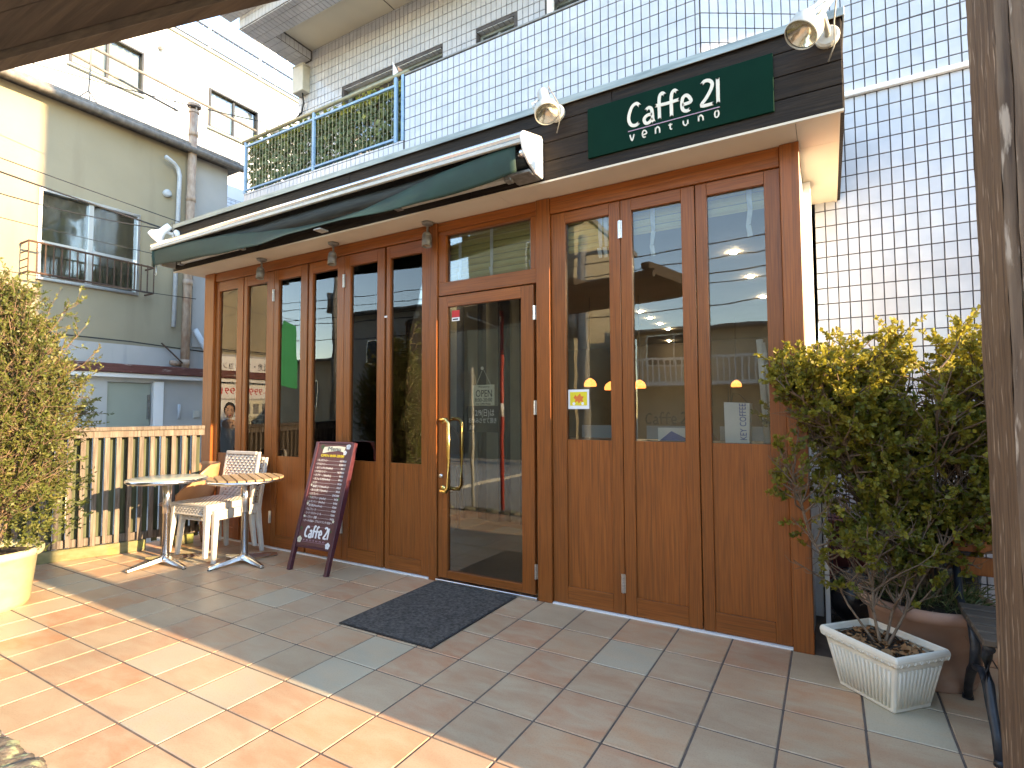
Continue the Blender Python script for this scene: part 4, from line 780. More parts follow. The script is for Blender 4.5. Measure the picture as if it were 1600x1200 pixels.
for x, z, r_, m_ in ((-.165, .25, .026, 'oldplate'), (.165, .228, .026, 'paper'), (.16, 1.04, .026, 'paper'), (.135, .985, .02, 'paper'), (-.14, 1.03, .022, 'ivy'), (-.165, .545, .012, 'oldplate'), (-.172, .70, .010, 'oldplate'), (.17, .42, .012, 'oldplate'), (-.17, .44, .01, 'oldplate'), (.172, .60, .016, 'ivy'), (-.15, .60, .013, 'ivy'), (-.17, .34, .016, 'ivy'), (.168, .34, .010, 'ivy')): flower(x, z, r_, m_)

# ================================================================== TABLES AND CHAIRS
def table(name, cx, cy, z, r, kind, ang, label):
    t = thing(name, label, 'table', (cx, cy, 0), 'round pedestal tables by the fence')
    if kind == 'stone':
        s = MB(); s.lathe((cx, cy, z), [(.001, 0), (r-.012, 0), (r-.002, -.006), (r, -.014), (r-.004, -.024), (r-.02, -.028), (.001, -.028)], 48); s.build('table_top', 'stone_top', t, smooth=True)
        s = MB(); s.lathe((cx, cy, z-.014), [(r-.004, .012), (r+.003, .006), (r+.003, -.010), (r-.006, -.016)], 48); s.build('metal_rim', 'steel', t, smooth=True)
    else:
        s = MB(); s.lathe((cx, cy, z-.005), [(.001, -.012), (r-.006, -.012), (r+.002, -.009), (r+.002, -.030), (r-.01, -.036), (.001, -.036)], 48); s.build('metal_rim', 'steel', t, smooth=True)
        n = 9; s = MB(); s.lathe((cx, cy, z-.0165), [(.001, 0), (r-.004, 0)], 40); s.build('gap_shade_disc', 'black', t); wd = 2*r/n; ca, sa = math.cos(ang), math.sin(ang)  # black disc added below the slats to put shade into the gaps
        for k in range(n):
            a, b = -r+k*wd+.0065, -r+(k+1)*wd-.0065; pl = []
            for q in np.linspace(a, b, 4): pl.append((q, math.sqrt(max(r*r-q*q, 0))*.995))
            pl = pl+[(q, -h) for q, h in reversed(pl)]
            pl = [(cx+p*ca-h*sa, cy+p*sa+h*ca) for p, h in pl]
            s = MB(); s.prism(pl, z-.016, z, 'z'); s.build('slat', 'teak', t, bev=.0015)
    s = MB(); s.lathe((cx, cy, 0), [(.001, .06), (.030, .062), (.030, z-.30), (.034, z-.299), (.034, z-.045), (.001, z-.045)], 26); s.build('column', 'steel', t, smooth=True)
    s = MB(); s.box(cx-.11, cx+.11, cy-.02, cy+.02, z-.046, z-.033); s.build('top_plate', 'alu', t, bev=.003)
    s = MB(); s.lathe((cx, cy, 0), [(.055, .03), (.055, .055), (.035, .078), (.001, .078)], 24)
    for k in range(4):
        a = ang+k*math.pi/2+.35; d = Vector((math.cos(a), math.sin(a), 0)); p = Vector((-d.y, d.x, 0)); c = Vector((cx, cy, 0)); vs = []
        for rr_, hw, zt_, zb_ in ((.03, .034, .074, .036), (.16, .027, .052, .018), (.30, .020, .026, .004)):
            for sgn in (-1, 1): vs += [c+d*rr_+p*hw*sgn+Vector((0, 0, zb_)), c+d*rr_+p*hw*sgn*.6+Vector((0, 0, zt_))]
        f = []
        for i in (0, 4): f += [(i, i+1, i+5, i+4), (i+1, i+3, i+7, i+5), (i+3, i+2, i+6, i+7), (i+2, i, i+4, i+6)]
        s.add(vs, f+[(8, 9, 11, 10)])
    s.build('base', 'steel', t, bev=.004)
    s = MB()
    for k in range(4):
        a = ang+k*math.pi/2+.35; s.lathe((cx+.287*math.cos(a), cy+.287*math.sin(a), 0), [(.001, 0), (.016, 0), (.016, .008), (.001, .008)], 12)
    s.build('foot_pads', 'black', t)
table('stone_table', -3.53, -.80, .735, .305, 'stone', R(70), 'round pale stone-topped table with metal pedestal by the slatted fence')
table('slat_table', -2.985, -.435, .735, .305, 'slat', R(64), 'round teak-slat table with metal pedestal in front of the white chairs')
def rattan_chair(T, label):
    t = thing('rattan_chair', label, 'chair', tuple(T.translation), 'stacked white woven chairs')
    def pc(name, f, bev=.006, mat='rattan', sub=0, smooth=False): s = MB(); s.T = T; f(s); return s.build(name, mat, t, bev=bev, smooth=smooth)
    W_, D_ = .235, .235
    for sx in (-1, 1):
        for sy in (-1, 1):
            def leg(s):
                a = (sx*(W_-.02), sy*(D_-.025)); b = (sx*(W_+.012), sy*(D_+.01)); hw = .024; hb = .017
                v = [(a[0]+i*hw, a[1]+j*hw, .43) for i, j in ((-1, -1), (1, -1), (1, 1), (-1, 1))]+[(b[0]+i*hb, b[1]+j*hb, 0) for i, j in ((-1, -1), (1, -1), (1, 1), (-1, 1))]
                s.add(v, [(3, 2, 1, 0), (4, 5, 6, 7), (0, 1, 5, 4), (1, 2, 6, 5), (2, 3, 7, 6), (3, 0, 4, 7)])
            pc('leg', leg, .005)
    def frame(s):
        s.box(-W_, W_, -D_, -D_+.02, .425, .445); s.box(-W_, -W_+.03, -D_+.0205, D_, .36, .445); s.box(W_-.03, W_, -D_+.0205, D_, .36, .445); s.box(-W_+.031, W_-.031, D_-.03, D_, .38, .445)
        s.box(-W_, W_, -D_, -D_+.02, .345, .356)
    pc('seat_frame', frame, .004)
    def weave(s, o, u, v, nu, nv, lu, lv, nrm, wd=.6, d=.0045):
        o, u, v, nrm = Vector(o), Vector(u), Vector(v), Vector(nrm)
        for i in range(nu):
            a = (i+.5)*lu/nu; hw = lu/nu*wd/2; vs = []
            for j in range(nv+1): 
                b = j*lv/nv; h = d*(1 if (i+j) % 2 else -1)
                vs += [o+u*(a-hw)+v*b+nrm*h, o+u*(a+hw)+v*b+nrm*h]
            s.add(vs, [(2*j, 2*j+1, 2*j+3, 2*j+2) for j in range(nv)])
        for j in range(nv):
            b = (j+.5)*lv/nv; hw = lv/nv*wd/2; vs = []
            for i in range(nu+1):
                a = i*lu/nu; h = -d*(1 if (i+j) % 2 else -1)
                vs += [o+u*a+v*(b-hw)+nrm*h, o+u*a+v*(b+hw)+nrm*h]
            s.add(vs, [(2*i, 2*i+1, 2*i+3, 2*i+2) for i in range(nu)])
    s = MB(); s.T = T
    weave(s, (-W_+.01, -D_+.005, .443), (1, 0, 0), (0, 1, 0), 22, 22, 2*W_-.02, 2*D_-.01, (0, 0, 1), .8)
    weave(s, (-W_+.01, -D_+.008, .356), (1, 0, 0), (0, 0, 1), 22, 4, 2*W_-.02, .07, (0, -1, 0), .66)
    s.build('seat_weave', 'rattan', t, kind='stuff')
    bt = Vector((0, .16, .98)).normalized(); bo = Vector((-W_+.005, D_-.01, .45)); bl = .42
    s = MB(); s.T = T; weave(s, bo+Vector((.025, 0, 0)), (1, 0, 0), bt, 15, 15, 2*W_-.06, bl-.03, Vector((0, -.98, .16)), .58); s.build('back_weave', 'rattan', t, kind='stuff')
    def back(s):
        for sx in (-1, 1):
            a = bo+Vector((0 if sx < 0 else 2*W_-.01-.026, 0, -.08)); b = a+bt*(bl+.08)
            vs = [a+Vector((x_, y_, 0)) for x_, y_ in ((0, -.018), (.026, -.018), (.026, .018), (0, .018))]+[b+Vector((x_, y_, 0)) for x_, y_ in ((0, -.014), (.026, -.014), (.026, .014), (0, .014))]
            s.add(vs, [(3, 2, 1, 0), (4, 5, 6, 7), (0, 1, 5, 4), (1, 2, 6, 5), (2, 3, 7, 6), (3, 0, 4, 7)])
        a = bo+bt*(bl-.028); s.add([a+Vector((x_, y_, z_)) for z_ in (0, .03) for x_, y_ in ((.027, -.013), (2*W_-.037, -.013), (2*W_-.037, .013), (.027, .013))], [(3, 2, 1, 0), (4, 5, 6, 7), (0, 1, 5, 4), (1, 2, 6, 5), (2, 3, 7, 6), (3, 0, 4, 7)])
    pc('back_frame', back, .004)
CT = Matrix.Translation(Vector((-3.435, -.375, 0))) @ Matrix.Rotation(R(5), 4, 'Z')
rattan_chair(CT, 'white woven plastic chair with a patterned back, lower one of the stack of two')
rattan_chair(Matrix.Translation(Vector((-3.465, -.43, .055))) @ Matrix.Rotation(R(5), 4, 'Z'), 'white woven plastic chair on top of the stack of two, behind the slat table')
OC = thing('plywood_chair', 'tan moulded tub chair with thin metal legs behind the stone table', 'chair', (-3.95, -.40, 0))
OT = Matrix.Translation(Vector((-3.97, -.40, 0))) @ Matrix.Rotation(R(-22), 4, 'Z')
def shell(u, v):
    a = R(90)+(u-.5)*R(235); e = abs(u-.5)*2; zt_ = .80-.26*max(0, (e-.45)/.55)**1.2; zb_ = .43
    rr_ = .215+.055*v+.01*math.sin(v*3); return (rr_*1.08*math.cos(a), rr_*math.sin(a)+.01*v, zb_+(zt_-zb_)*v)
s = MB(); s.T = OT; s.grid(shell, 40, 10); s.build('back_shell', 'orangechair', OC, smooth=True, solid=.010)
s = MB(); s.T = OT; s.lathe((0, 0, .43), [(.001, -.006), (.12, -.004), (.19, .0), (.218, .008), (.222, .0), (.20, -.014), (.001, -.018)], 36); s.build('seat', 'orangechair', OC, smooth=True)
for k in range(4):
    a = R(45+90*k); s = MB(); s.T = OT; s.tube([(.15*math.cos(a), .15*math.sin(a), .42), (.235*math.cos(a), .235*math.sin(a), 0)], .010, 10); s.build('leg', 'steel', OC, smooth=True)
s = MB(); s.T = OT; s.box(.02, .026, .262, .278, .60, .78); s.build('slot', 'blackp', OC)

# ================================================================== FENCE
FN = thing('slat_fence', 'weathered brown slatted fence at the left end of the terrace', 'fence', (-4.3, -.8, 0))
fd = Vector((.356, .934, 0)).normalized(); FT = Matrix(((fd.x, fd.y, 0, -4.483), (fd.y, -fd.x, 0, -1.30), (0, 0, 1, 0), (0, 0, 0, 1)))  # local x along fence, y towards terrace
def fbx(name, mat, x0, x1, y0, y1, z0, z1, bev=.003): s = MB(); s.T = FT; s.box(x0, x1, y0, y1, z0, z1); return s.build(name, mat, FN, bev=bev)
fbx('top_rail', 'fence', -1.3, 1.19, -.05, .045, 1.130, 1.165); fbx('rail', 'fence', -1.3, 1.19, -.012, .030, 1.068, 1.129)
fbx('rail', 'fence', -1.3, 1.19, -.045, -.0125, .10, .17)
k = 0; x = -1.26
while x < 1.16:
    fbx('slat', 'fence', x, x+.037, -.010, .026, .105+rr.uniform(-.008, .008), 1.067, .002)
    fbx('rear_slat', 'fence_moss', x+.034, x+.080, -.076, -.050, .06, 1.12, .002)
    if k % 4 == 0: fbx('fence_post', 'fence', x+.03, x+.10, -.145, -.080, 0, 1.129, .003)
    x += .0868; k += 1
fbx('plinth_board', 'fence_base', -1.3, .72, -.008, .034, .0, .098); fbx('plinth_board', 'fence_base', .86, 1.12, -.05, .0, .0, .09)

# ================================================================== PLANTS AND POTS
def grow(stems, nbr, rng, hull, twig=(.08, .2), ntw=(5, 9)):
    """branches from stem polylines; returns tubes and twig segments"""
    tubes, tw = [], []
    for (pts, r0) in stems: tubes.append((pts, [r0*(1-.75*i/(len(pts)-1)) for i in range(len(pts))], 7))
    for _ in range(nbr):
        pts, r0 = stems[rng.integers(len(stems))]; t = rng.uniform(.12, 1)**.8*(len(pts)-1); i = min(int(t), len(pts)-2); p = np.array(pts[i])*(1-(t-i))+np.array(pts[i+1])*(t-i)
        a = rng.uniform(0, 2*math.pi); el = rng.uniform(.2, 1.1); d = np.array([math.cos(a)*math.cos(el), math.sin(a)*math.cos(el), math.sin(el)])
        L_ = hull(p, d)*rng.uniform(.55, 1.05)
        if L_ < .06: L_ = .06
        P = [p]; 
        for s_ in range(4):
            d = d+rng.normal(size=3)*.16+np.array([0, 0, .10]); d /= np.linalg.norm(d); P.append(P[-1]+d*L_/4)
        tubes.append((P, [.0055, .0045, .0035, .0026, .0016], 4))
        for q in range(rng.integers(*ntw)):
            u = rng.uniform(.3, 1)*4; j = min(int(u), 3); b = P[j]+(P[j+1]-P[j])*(u-j); dd_ = (P[j+1]-P[j]); dd_ = dd_/np.linalg.norm(dd_)+rng.normal(size=3)*.65+np.array([0, 0, .2]); dd_ /= np.linalg.norm(dd_)
            l2 = rng.uniform(*twig); m_ = b+dd_*l2*.5+rng.normal(size=3)*.01; e = m_+(dd_+rng.normal(size=3)*.25)*l2*.5
            tubes.append(([b, m_, e], [.0022, .0016, .0009], 3)); tw.append((b, m_, e))
    return tubes, tw
def sprays(tw, rng, per, ln, wdt, name, mat, parent, base=.4, spread=.75, clump=.18, topz=None, keep=1.0):
    if topz is None: topz = (9, 10)
    V, F, A = [], [], []
    for (b, m_, e) in tw:
        if rng.random() > keep: continue
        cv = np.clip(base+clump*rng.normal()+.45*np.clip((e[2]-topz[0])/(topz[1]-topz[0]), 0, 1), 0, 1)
        for k in range(per):
            t = rng.uniform(.2, 1.05); p = b+(m_-b)*2*t if t < .5 else m_+(e-m_)*(2*t-1); d = (e-b); d = d/(np.linalg.norm(d)+1e-9)+rng.normal(size=3)*spread; d /= np.linalg.norm(d)
            n_ = rng.normal(size=3); s_ = np.cross(d, n_); s_ /= np.linalg.norm(s_)+1e-9; l = rng.uniform(*ln); w_ = l*wdt
            k0 = len(V); V += [p-s_*w_*.3, p+d*l*.55-s_*w_, p+d*l, p+d*l*.5+s_*w_]; F.append((k0, k0+1, k0+2, k0+3)); A.append(np.clip(cv+.08*rng.normal(), 0, 1))
    return fast_mesh(name, np.array(V), np.array(F), mat, parent, np.array(A), 'stuff')
def tubes_obj(tubes, name, mat, parent, kind=None):
    s = MB()
    for P, r_, seg in tubes: s.tube([tuple(p) for p in P], list(r_), seg, False)
    return s.build(name, mat, parent, smooth=True, kind=kind)
# conifer in the cream pot
CF = thing('potted_conifer', 'tall straggly conifer with brown twigs in the cream pot at the left edge', 'shrub', (-3.50, -1.96, .34))
rng = np.random.default_rng(5); cx, cy = -3.50, -1.96
def rad(z): return float(np.interp(z, [.38, .6, .9, 1.3, 1.6, 1.85, 2.05, 2.2], [.42, .54, .57, .57, .52, .44, .30, .10]))
def hullc(p, d):
    h = math.hypot(p[0]-cx, p[1]-cy); return max(.05, (rad(p[2]+.12)-h)/max(.35, math.hypot(d[0], d[1])))
stems = []
for k in range(12):
    a = k*.785+.3; r_ = rng.uniform(.03, .36); top = rng.uniform(1.8, 2.2) if r_ < .22 else rng.uniform(1.4, 1.9)
    stems.append(([(cx+.03*math.cos(a), cy+.03*math.sin(a), .34), (cx+r_*.5*math.cos(a), cy+r_*.5*math.sin(a), .7), (cx+r_*math.cos(a)+rng.normal()*.02, cy+r_*math.sin(a), 1.15), (cx+r_*.9*math.cos(a), cy+r_*.9*math.sin(a)+rng.normal()*.02, top)], .014))
tb, tw = grow(stems, 760, rng, hullc, (.07, .16), (6, 11)); 
tubes_obj(tb, 'branches', 'bark', CF)
for _ in range(520):
    a_ = rng.uniform(0, 6.28); z_ = rng.uniform(.40, .85); r_ = rad(z_)*rng.uniform(.45, 1.0); b_ = np.array([cx+r_*math.cos(a_), cy+r_*math.sin(a_), z_]); d_ = np.array([math.cos(a_)*.6, math.sin(a_)*.6, rng.uniform(-.3, .8)]); d_ /= np.linalg.norm(d_); l_ = rng.uniform(.06, .14); tw.append((b_-d_*l_*.6, b_, b_+d_*l_*.5))
sprays(tw, rng, 13, (.014, .034), .22, 'foliage', 'conifer', CF, .5, .6, .22)
def lathe_pot(name, label, cat, c, prof, mat, soil_r, soil_z, rim_lobes=None):
    t = thing(name, label, cat, c); s = MB(); s.lathe(c, prof, 56); s.build('pot_body', mat, t, smooth=True)
    s = MB(); s.grid(lambda u, v: (c[0]+soil_r*v*math.cos(u*6.2832), c[1]+soil_r*v*math.sin(u*6.2832), soil_z+.012*noise.noise(Vector((v*9*math.cos(u*6.28), v*9*math.sin(u*6.28), 0)))), 28, 8); s.build('soil', 'soil', t, smooth=True); return t
lathe_pot('cream_pot', 'large round cream plastic pot at the left edge of the picture', 'plant pot', (-3.50, -1.96, 0), [(.001, 0), (.225, 0), (.228, .02), (.232, .022), (.262, .32), (.292, .332), (.300, .352), (.298, .380), (.285, .385), (.268, .378), (.255, .34)], 'creampot', .262, .34)
# white ribbed planter
PT = Matrix.Translation(Vector((1.585, -.315, 0))) @ Matrix.Rotation(R(-43.5), 4, 'Z')
WP = thing('white_planter', 'white ribbed rectangular planter in front of the large terracotta pot', 'planter', (1.585, -.315, 0))
s = MB(); s.T = PT
def ring(hx, hy, z): return [(-hx, -hy, z), (hx, -hy, z), (hx, hy, z), (-hx, hy, z)]
levels = [(.135, .105, 0), (.178, .138, .212), (.192, .152, .218), (.197, .157, .245), (.190, .150, .262), (.180, .140, .262), (.172, .132, .235)]
vs = []; fs = []
for l in levels: vs += ring(*l)
for i in range(len(levels)-1):
    for j in range(4): fs.append((4*i+j, 4*i+(j+1) % 4, 4*i+4+(j+1) % 4, 4*i+4+j))
fs.append((3, 2, 1, 0)); s.add(vs, fs); s.build('planter_body', 'whitepot', WP, bev=.006)
for side in range(4):
    n = 15 if side % 2 == 0 else 11
    for k in range(n):
        u = -.84+1.68*k/(n-1); 
        def pt(f, z):
            hx = .135+(.178-.135)*z/.212; hy = .105+(.138-.105)*z/.212; o_ = .0022
            return {0: (u*hx*f, -hy-o_, z), 1: (hx+o_, u*hy*f, z), 2: (u*hx*f, hy+o_, z), 3: (-hx-o_, u*hy*f, z)}[side]
        q = MB(); q.T = PT; q.tube([pt(1, .022), pt(1, .11), pt(1, .19)], [.0042, .0052, .0058], 6); q.build('rib', 'whitepot', WP, smooth=True)
    m_ = 11 if side % 2 == 0 else 8
    for k in range(m_):
        u = -.86+1.72*k/(m_-1); hx, hy = .1955, .1555
        c = {0: (u*hx, -hy, .232), 1: (hx, u*hy, .232), 2: (u*hx, hy, .232), 3: (-hx, u*hy, .232)}[side]; tdir = Vector((1, 0, 0)) if side % 2 == 0 else Vector((0, 1, 0)); nd = Vector((0, 0, 1)); c = Vector(c)
        q = MB(); q.T = PT; q.tube([tuple(c+tdir*.0085*math.cos(t)+nd*(.011*math.sin(t))) for t in np.linspace(math.pi, 2*math.pi, 7)], .0020, 5); q.build('loop_ornament', 'whitepot', WP, smooth=True)
s = MB(); s.T = PT; s.grid(lambda u, v: (-.172+.344*u, -.132+.264*v, .222+.02*noise.noise(Vector((u*7, v*6, 2)))), 22, 16); s.build('soil', 'soil', WP, smooth=True)
V, F, A = [], [], []
for k in range(170):
    p = PT @ Vector((rng.uniform(-.16, .16), rng.uniform(-.12, .12), .238)); a = rng.uniform(0, 6.28); l = rng.uniform(.010, .026); n_ = Vector((rng.normal()*.5, rng.normal()*.5, 1)).normalized(); a_ = n_.orthogonal().normalized(); b_ = n_.cross(a_); a_, b_ = a_*math.cos(a)+b_*math.sin(a), b_*math.cos(a)-a_*math.sin(a)
    k0 = len(V); V += [np.array(p-a_*l), np.array(p+b_*l*.5+n_*.006), np.array(p+a_*l), np.array(p-b_*l*.5+n_*.004)]; F.append((k0, k0+1, k0+2, k0+3)); A.append(0)
fast_mesh('dead_leaves', np.array(V), np.array(F), 'deadleaf', WP, np.array(A), 'stuff')
# big terracotta pot with weeds
lathe_pot('terracotta_pot', 'large round terracotta pot standing behind the white planter', 'plant pot', (1.785, .02, 0), [(.001, 0), (.185, 0), (.190, .012), (.192, .03), (.200, .04), (.240, .315), (.268, .325), (.280, .35), (.280, .37), (.270, .385), (.250, .380), (.240, .34)], 'terracotta', .245, .345)
WD = thing('weeds', 'wispy green and straw weeds growing in the terracotta pot', 'weeds', (1.80, .06, .36))
V, F, A = [], [], []
for k in range(900):
    a = rng.uniform(0, 6.28); r_ = .22*math.sqrt(rng.random()); p = np.array([1.80+r_*math.cos(a), .06+r_*math.sin(a), .36]); d = np.array([math.cos(a)*.6, math.sin(a)*.6, 1.0])+rng.normal(size=3)*.5; d /= np.linalg.norm(d); l = rng.uniform(.05, .17); s_ = np.cross(d, rng.normal(size=3)); s_ /= np.linalg.norm(s_); w_ = .003; k0 = len(V); q = p+d*l*.6; e = q+(d+np.array([0, 0, -.6])+rng.normal(size=3)*.2)*l*.4
    V += [p-s_*w_, q-s_*w_, e, q+s_*w_]; F.append((k0, k0+1, k0+2, k0+3)); A.append(rng.random()**1.2)
fast_mesh('blades', np.array(V), np.array(F), 'weed', WD, np.array(A), 'stuff')
# the wide bush: thin stems fanning up from planter and pot, clumped yellow-green leaves, flat top
BU = thing('leafy_bush', 'wide yellow-green bush with bare twiggy stems and a flat sunlit top beside the wooden post', 'shrub', (1.65, -.1, .24))
rng = np.random.default_rng(11)
stems = []
def arc(p, q, bend, n=6, r_=.010):
    p, q = np.array(p), np.array(q); out = []
    for i in range(n):
        t = i/(n-1); out.append(tuple(p*(1-t)+q*t+np.array(bend)*4*t*(1-t)+rng.normal(size=3)*.008*(0 < i < n-1)))
    stems.append((out, r_))
arc((1.56, -.33, .23), (1.23, -.12, .98), (-.05, 0, .0), r_=.0055)
arc((1.58, -.33, .23), (1.72, -.02, .95), (-.06, -.04, .0), r_=.0075); arc((1.60, -.31, .23), (1.85, .02, .90), (-.02, -.03, -.02), r_=.007); arc((1.61, -.32, .23), (2.05, .0, .95), (-.04, 0, -.03), r_=.0065)
for k in range(20):
    a = rng.uniform(0, 6.28); r_ = rng.uniform(.02, .10); x_ = rng.uniform(1.18, 2.35); yy = rng.uniform(-.28, .38); arc((1.78+r_*math.cos(a), .06+r_*math.sin(a), .36), (x_, yy, rng.uniform(1.25, 1.62)), (rng.uniform(-.05, .05), 0, -.06), r_=rng.uniform(.005, .009))
for k in range(8): arc((1.68, -.0, .9), (rng.uniform(1.1, 1.55), rng.uniform(-.3, .2), rng.uniform(1.15, 1.5)), (-.02, 0, .03), r_=.006)
def hullb(p, d):
    t = .34
    for k in range(9):
        q = np.array(p)+np.array(d)*(.04*k)
        if q[2] > 1.66+.06*math.sin(q[0]*11) or q[0] < 1.10 or q[0] > 2.5 or q[1] < -.42 or q[1] > .5: return max(.05, .04*k)
    return t
tb, tw = grow(stems, 1050, rng, hullb, (.04, .11), (5, 9)); tubes_obj(tb, 'stems', 'bark', BU)
tw2 = []
for t in tw:
    m_ = t[1]; c = noise.noise(Vector((m_[0]*4.2+3, m_[1]*4.2, m_[2]*4.6))); pz = np.interp(m_[2], [.42, .55, .75, 1.1, 1.35, 1.45, 1.7], [.1, .35, .85, .78, .95, 1.4, 1.7])
    if c*.9+.38 < pz*.62+rng.uniform(-.12, .22): tw2.append(t)
sprays(tw2, rng, 26, (.012, .030), .36, 'foliage', 'privet', BU, .45, .8, .22, (1.3, 1.6))  # top leaves yellower: own yellow tips plus sunlight put into the colour
# ================================================================== BENCH
BX = .07
BN = thing('garden_bench', 'dark bench with curved iron legs behind the wooden post at the right edge', 'bench', (2.4, -.4, 0))
def leg_side(x):
    pf = [(-.70, .0), (-.655, .09), (-.60, .16), (-.56, .235), (-.555, .33), (-.60, .40)]; pb = [(-.16, .0), (-.19, .08), (-.26, .16), (-.33, .21), (-.36, .30), (-.30, .40)]
    s = MB()
    for pl in (pf, pb): s.tube([(x, a, b) for a, b in pl], [.017, .016, .018, .02, .018, .017], 10)
    s.tube([(x, -.585, .19), (x, -.46, .245), (x, -.31, .20)], .014, 10); s.tube([(x, -.62, .385), (x, -.20, .385), (x, -.06, .42), (x, .02, .80)], [.017, .017, .017, .014], 10)
    s.lathe((x, -.70, 0), [(.001, .0), (.022, 0), (.020, .018), (.001, .022)], 12); s.lathe((x, -.16, 0), [(.001, .0), (.022, 0), (.020, .018), (.001, .022)], 12)
    s.build('leg_frame', 'blackmetal', BN, smooth=True)
leg_side(1.91); leg_side(3.0)
for k in range(5): s = MB(); a = -.645+k*.096; s.box(1.885, 3.05, a, a+.078, .402, .428); s.build('seat_slat', 'pergola', BN, bev=.004)
for k in range(3): s = MB(); z = .52+k*.105; y_ = -.035+(z-.42)*.12; s.box(1.90, 3.03, y_-.02, y_, z, z+.085); s.build('back_slat', 'wood_v' if k < 3 else 'post', BN, bev=.004)
# things stacked in the corner behind the bush
def loosebag(label, c, r_, h):
    s = MB(); s.grid(lambda u, v: (c[0]+r_*math.cos(u*6.283)*math.sin(v*3.14)**.6*(1+.2*noise.noise(Vector((u*5, v*5, c[0])))), c[1]+r_*math.sin(u*6.283)*math.sin(v*3.14)**.6, c[2]+h*(1-v)+.02*noise.noise(Vector((u*7, v*7, 4)))), 26, 16); props(s.build('bin_bag', 'bag', smooth=True), label, 'bag')
loosebag('black bin bag on the floor between the shop corner and the terracotta pot', (1.50, .55, 0), .14, .34); loosebag('larger black bin bag pushed against the tiled wall behind the pot', (1.95, .80, 0), .2, .62)
s = MB(); s.box(1.38, 1.60, .80, 1.02, 0, .55); s.box(1.37, 1.61, .79, 1.03, .551, .58); props(s.build('dark_red_crate', 'maroonbox', bev=.006), 'dark red crate in the corner behind the white planter', 'crate')
for x_, y_, h_, lb in ((1.372, .30, 1.38, 'thin white upright pole just right of the shop corner'), (1.62, .70, .95, 'thin white upright pole standing behind the bush')):
    s = MB(); s.box(x_-.012, x_+.012, y_-.012, y_+.012, 0, h_); props(s.build('white_pole', 'white', bev=.002), lb, 'pole')
TR = thing('wire_trellis', 'dark wire trellis standing behind the bush against the tiled wall', 'trellis', (1.9, .62, 0)); s = MB()
for k in range(12): s.tube([(1.40+k*.1, .62, .0), (1.40+k*.1, .62, 1.42)], .003, 5, False)
for k in range(15): s.tube([(1.38, .626, .02+k*.1), (2.52, .626, .02+k*.1)], .003, 5, False)
s.build('wire_grid', 'blackmetal', TR, kind='stuff')
# ================================================================== POST AND PERGOLA
PG = thing('wooden_pergola', 'rough timber pergola with a weathered post at the right and a dark plank roof overhead', 'pergola', (1.8, -1.5, 0))
def plank(name, mat, x0, x1, y0, y1, z0, z1, nx=1, nz=60, seed=0):
    s = MB(); w_ = min(x1-x0, .5)
    def fn(side):
        def f(u, v):
            z = z0+(z1-z0)*v; n_ = .0035*noise.fractal(Vector((seed*7+side*3, z*3.1, u*2)), .8, 2, 4)+.002*noise.noise(Vector((seed+side, z*14, 0)))
            c = [(x0, y0), (x1, y0), (x1, y1), (x0, y1)]; a, b = c[side], c[(side+1) % 4]; x_ = a[0]+(b[0]-a[0])*u; y_ = a[1]+(b[1]-a[1])*u
            return (x_+n_*(1 if x_ > (x0+x1)/2 else -1), y_-abs(n_)*(1 if side == 0 else 0), z)
        return f
    for k in range(4): s.grid(fn(k), 1, nz)
    s.add([(x0, y0, z1), (x1, y0, z1), (x1, y1, z1), (x0, y1, z1)], [(0, 1, 2, 3)])
    return s.build(name, mat, PG)
px0 = 1.828
for k, (a, b, yy) in enumerate(((0, .052, -1.578), (.056, .112, -1.586), (.116, .215, -1.58), (.219, .300, -1.584))): plank('post_board', 'post', px0+a, px0+b, yy, yy+.05, 0, 2.69, seed=k)
plank('post_board', 'post', px0-.028, px0-.002, -1.574, -1.30, 0, 2.69, seed=7); plank('post_board', 'post', px0+.302, px0+.33, -1.574, -1.30, 0, 2.69, seed=8)
s = MB(); s.box(px0+.005, px0+.296, -1.528, -1.31, 0, 2.68); s.build('post_core', 'post', PG)
plank('post_board', 'post', -4.25, -4.05, -3.02, -2.98, -.1, 2.69, seed=9); plank('post_board', 'post', -4.045, -3.84, -3.02, -2.98, -.1, 2.69, seed=10); s = MB(); s.box(-4.24, -3.86, -3.3, -3.022, -.1, 2.69); s.build('post_core', 'post', PG)
ed = Vector((1.22, .31, 0)).normalized(); en = Vector((ed.y, -ed.x, 0)); e0 = Vector((-1.47, -2.535, 2.70))
PT2 = Matrix((( ed.x, en.x, 0, e0.x), (ed.y, en.y, 0, e0.y), (0, 0, 1, e0.z), (0, 0, 0, 1)))
wds = [0, .055, .20, .345, .49, .635, .78, .925, 1.07, 1.3]
for k in range(len(wds)-1):
    s = MB(); s.T = PT2; dz = -.0 if k == 0 else .035; s.box(-3.2, 1.36, wds[k]+.002, wds[k+1]-.001, dz+rr.uniform(0, .004), .075+dz); s.build('edge_board' if k == 0 else 'roof_plank', 'pergola', PG, bev=.002)
s = MB(); s.box(1.78, 5.2, -1.57, -1.32, 2.705, 2.85); s.build('cap_beam', 'pergola', PG)
for k in range(5):
    s = MB(); s.T = PT2; s.box(-2.9+1.02*k, -2.80+1.02*k, .06, 1.3, .125, .20); s.build('cross_beam', 'pergola', PG)

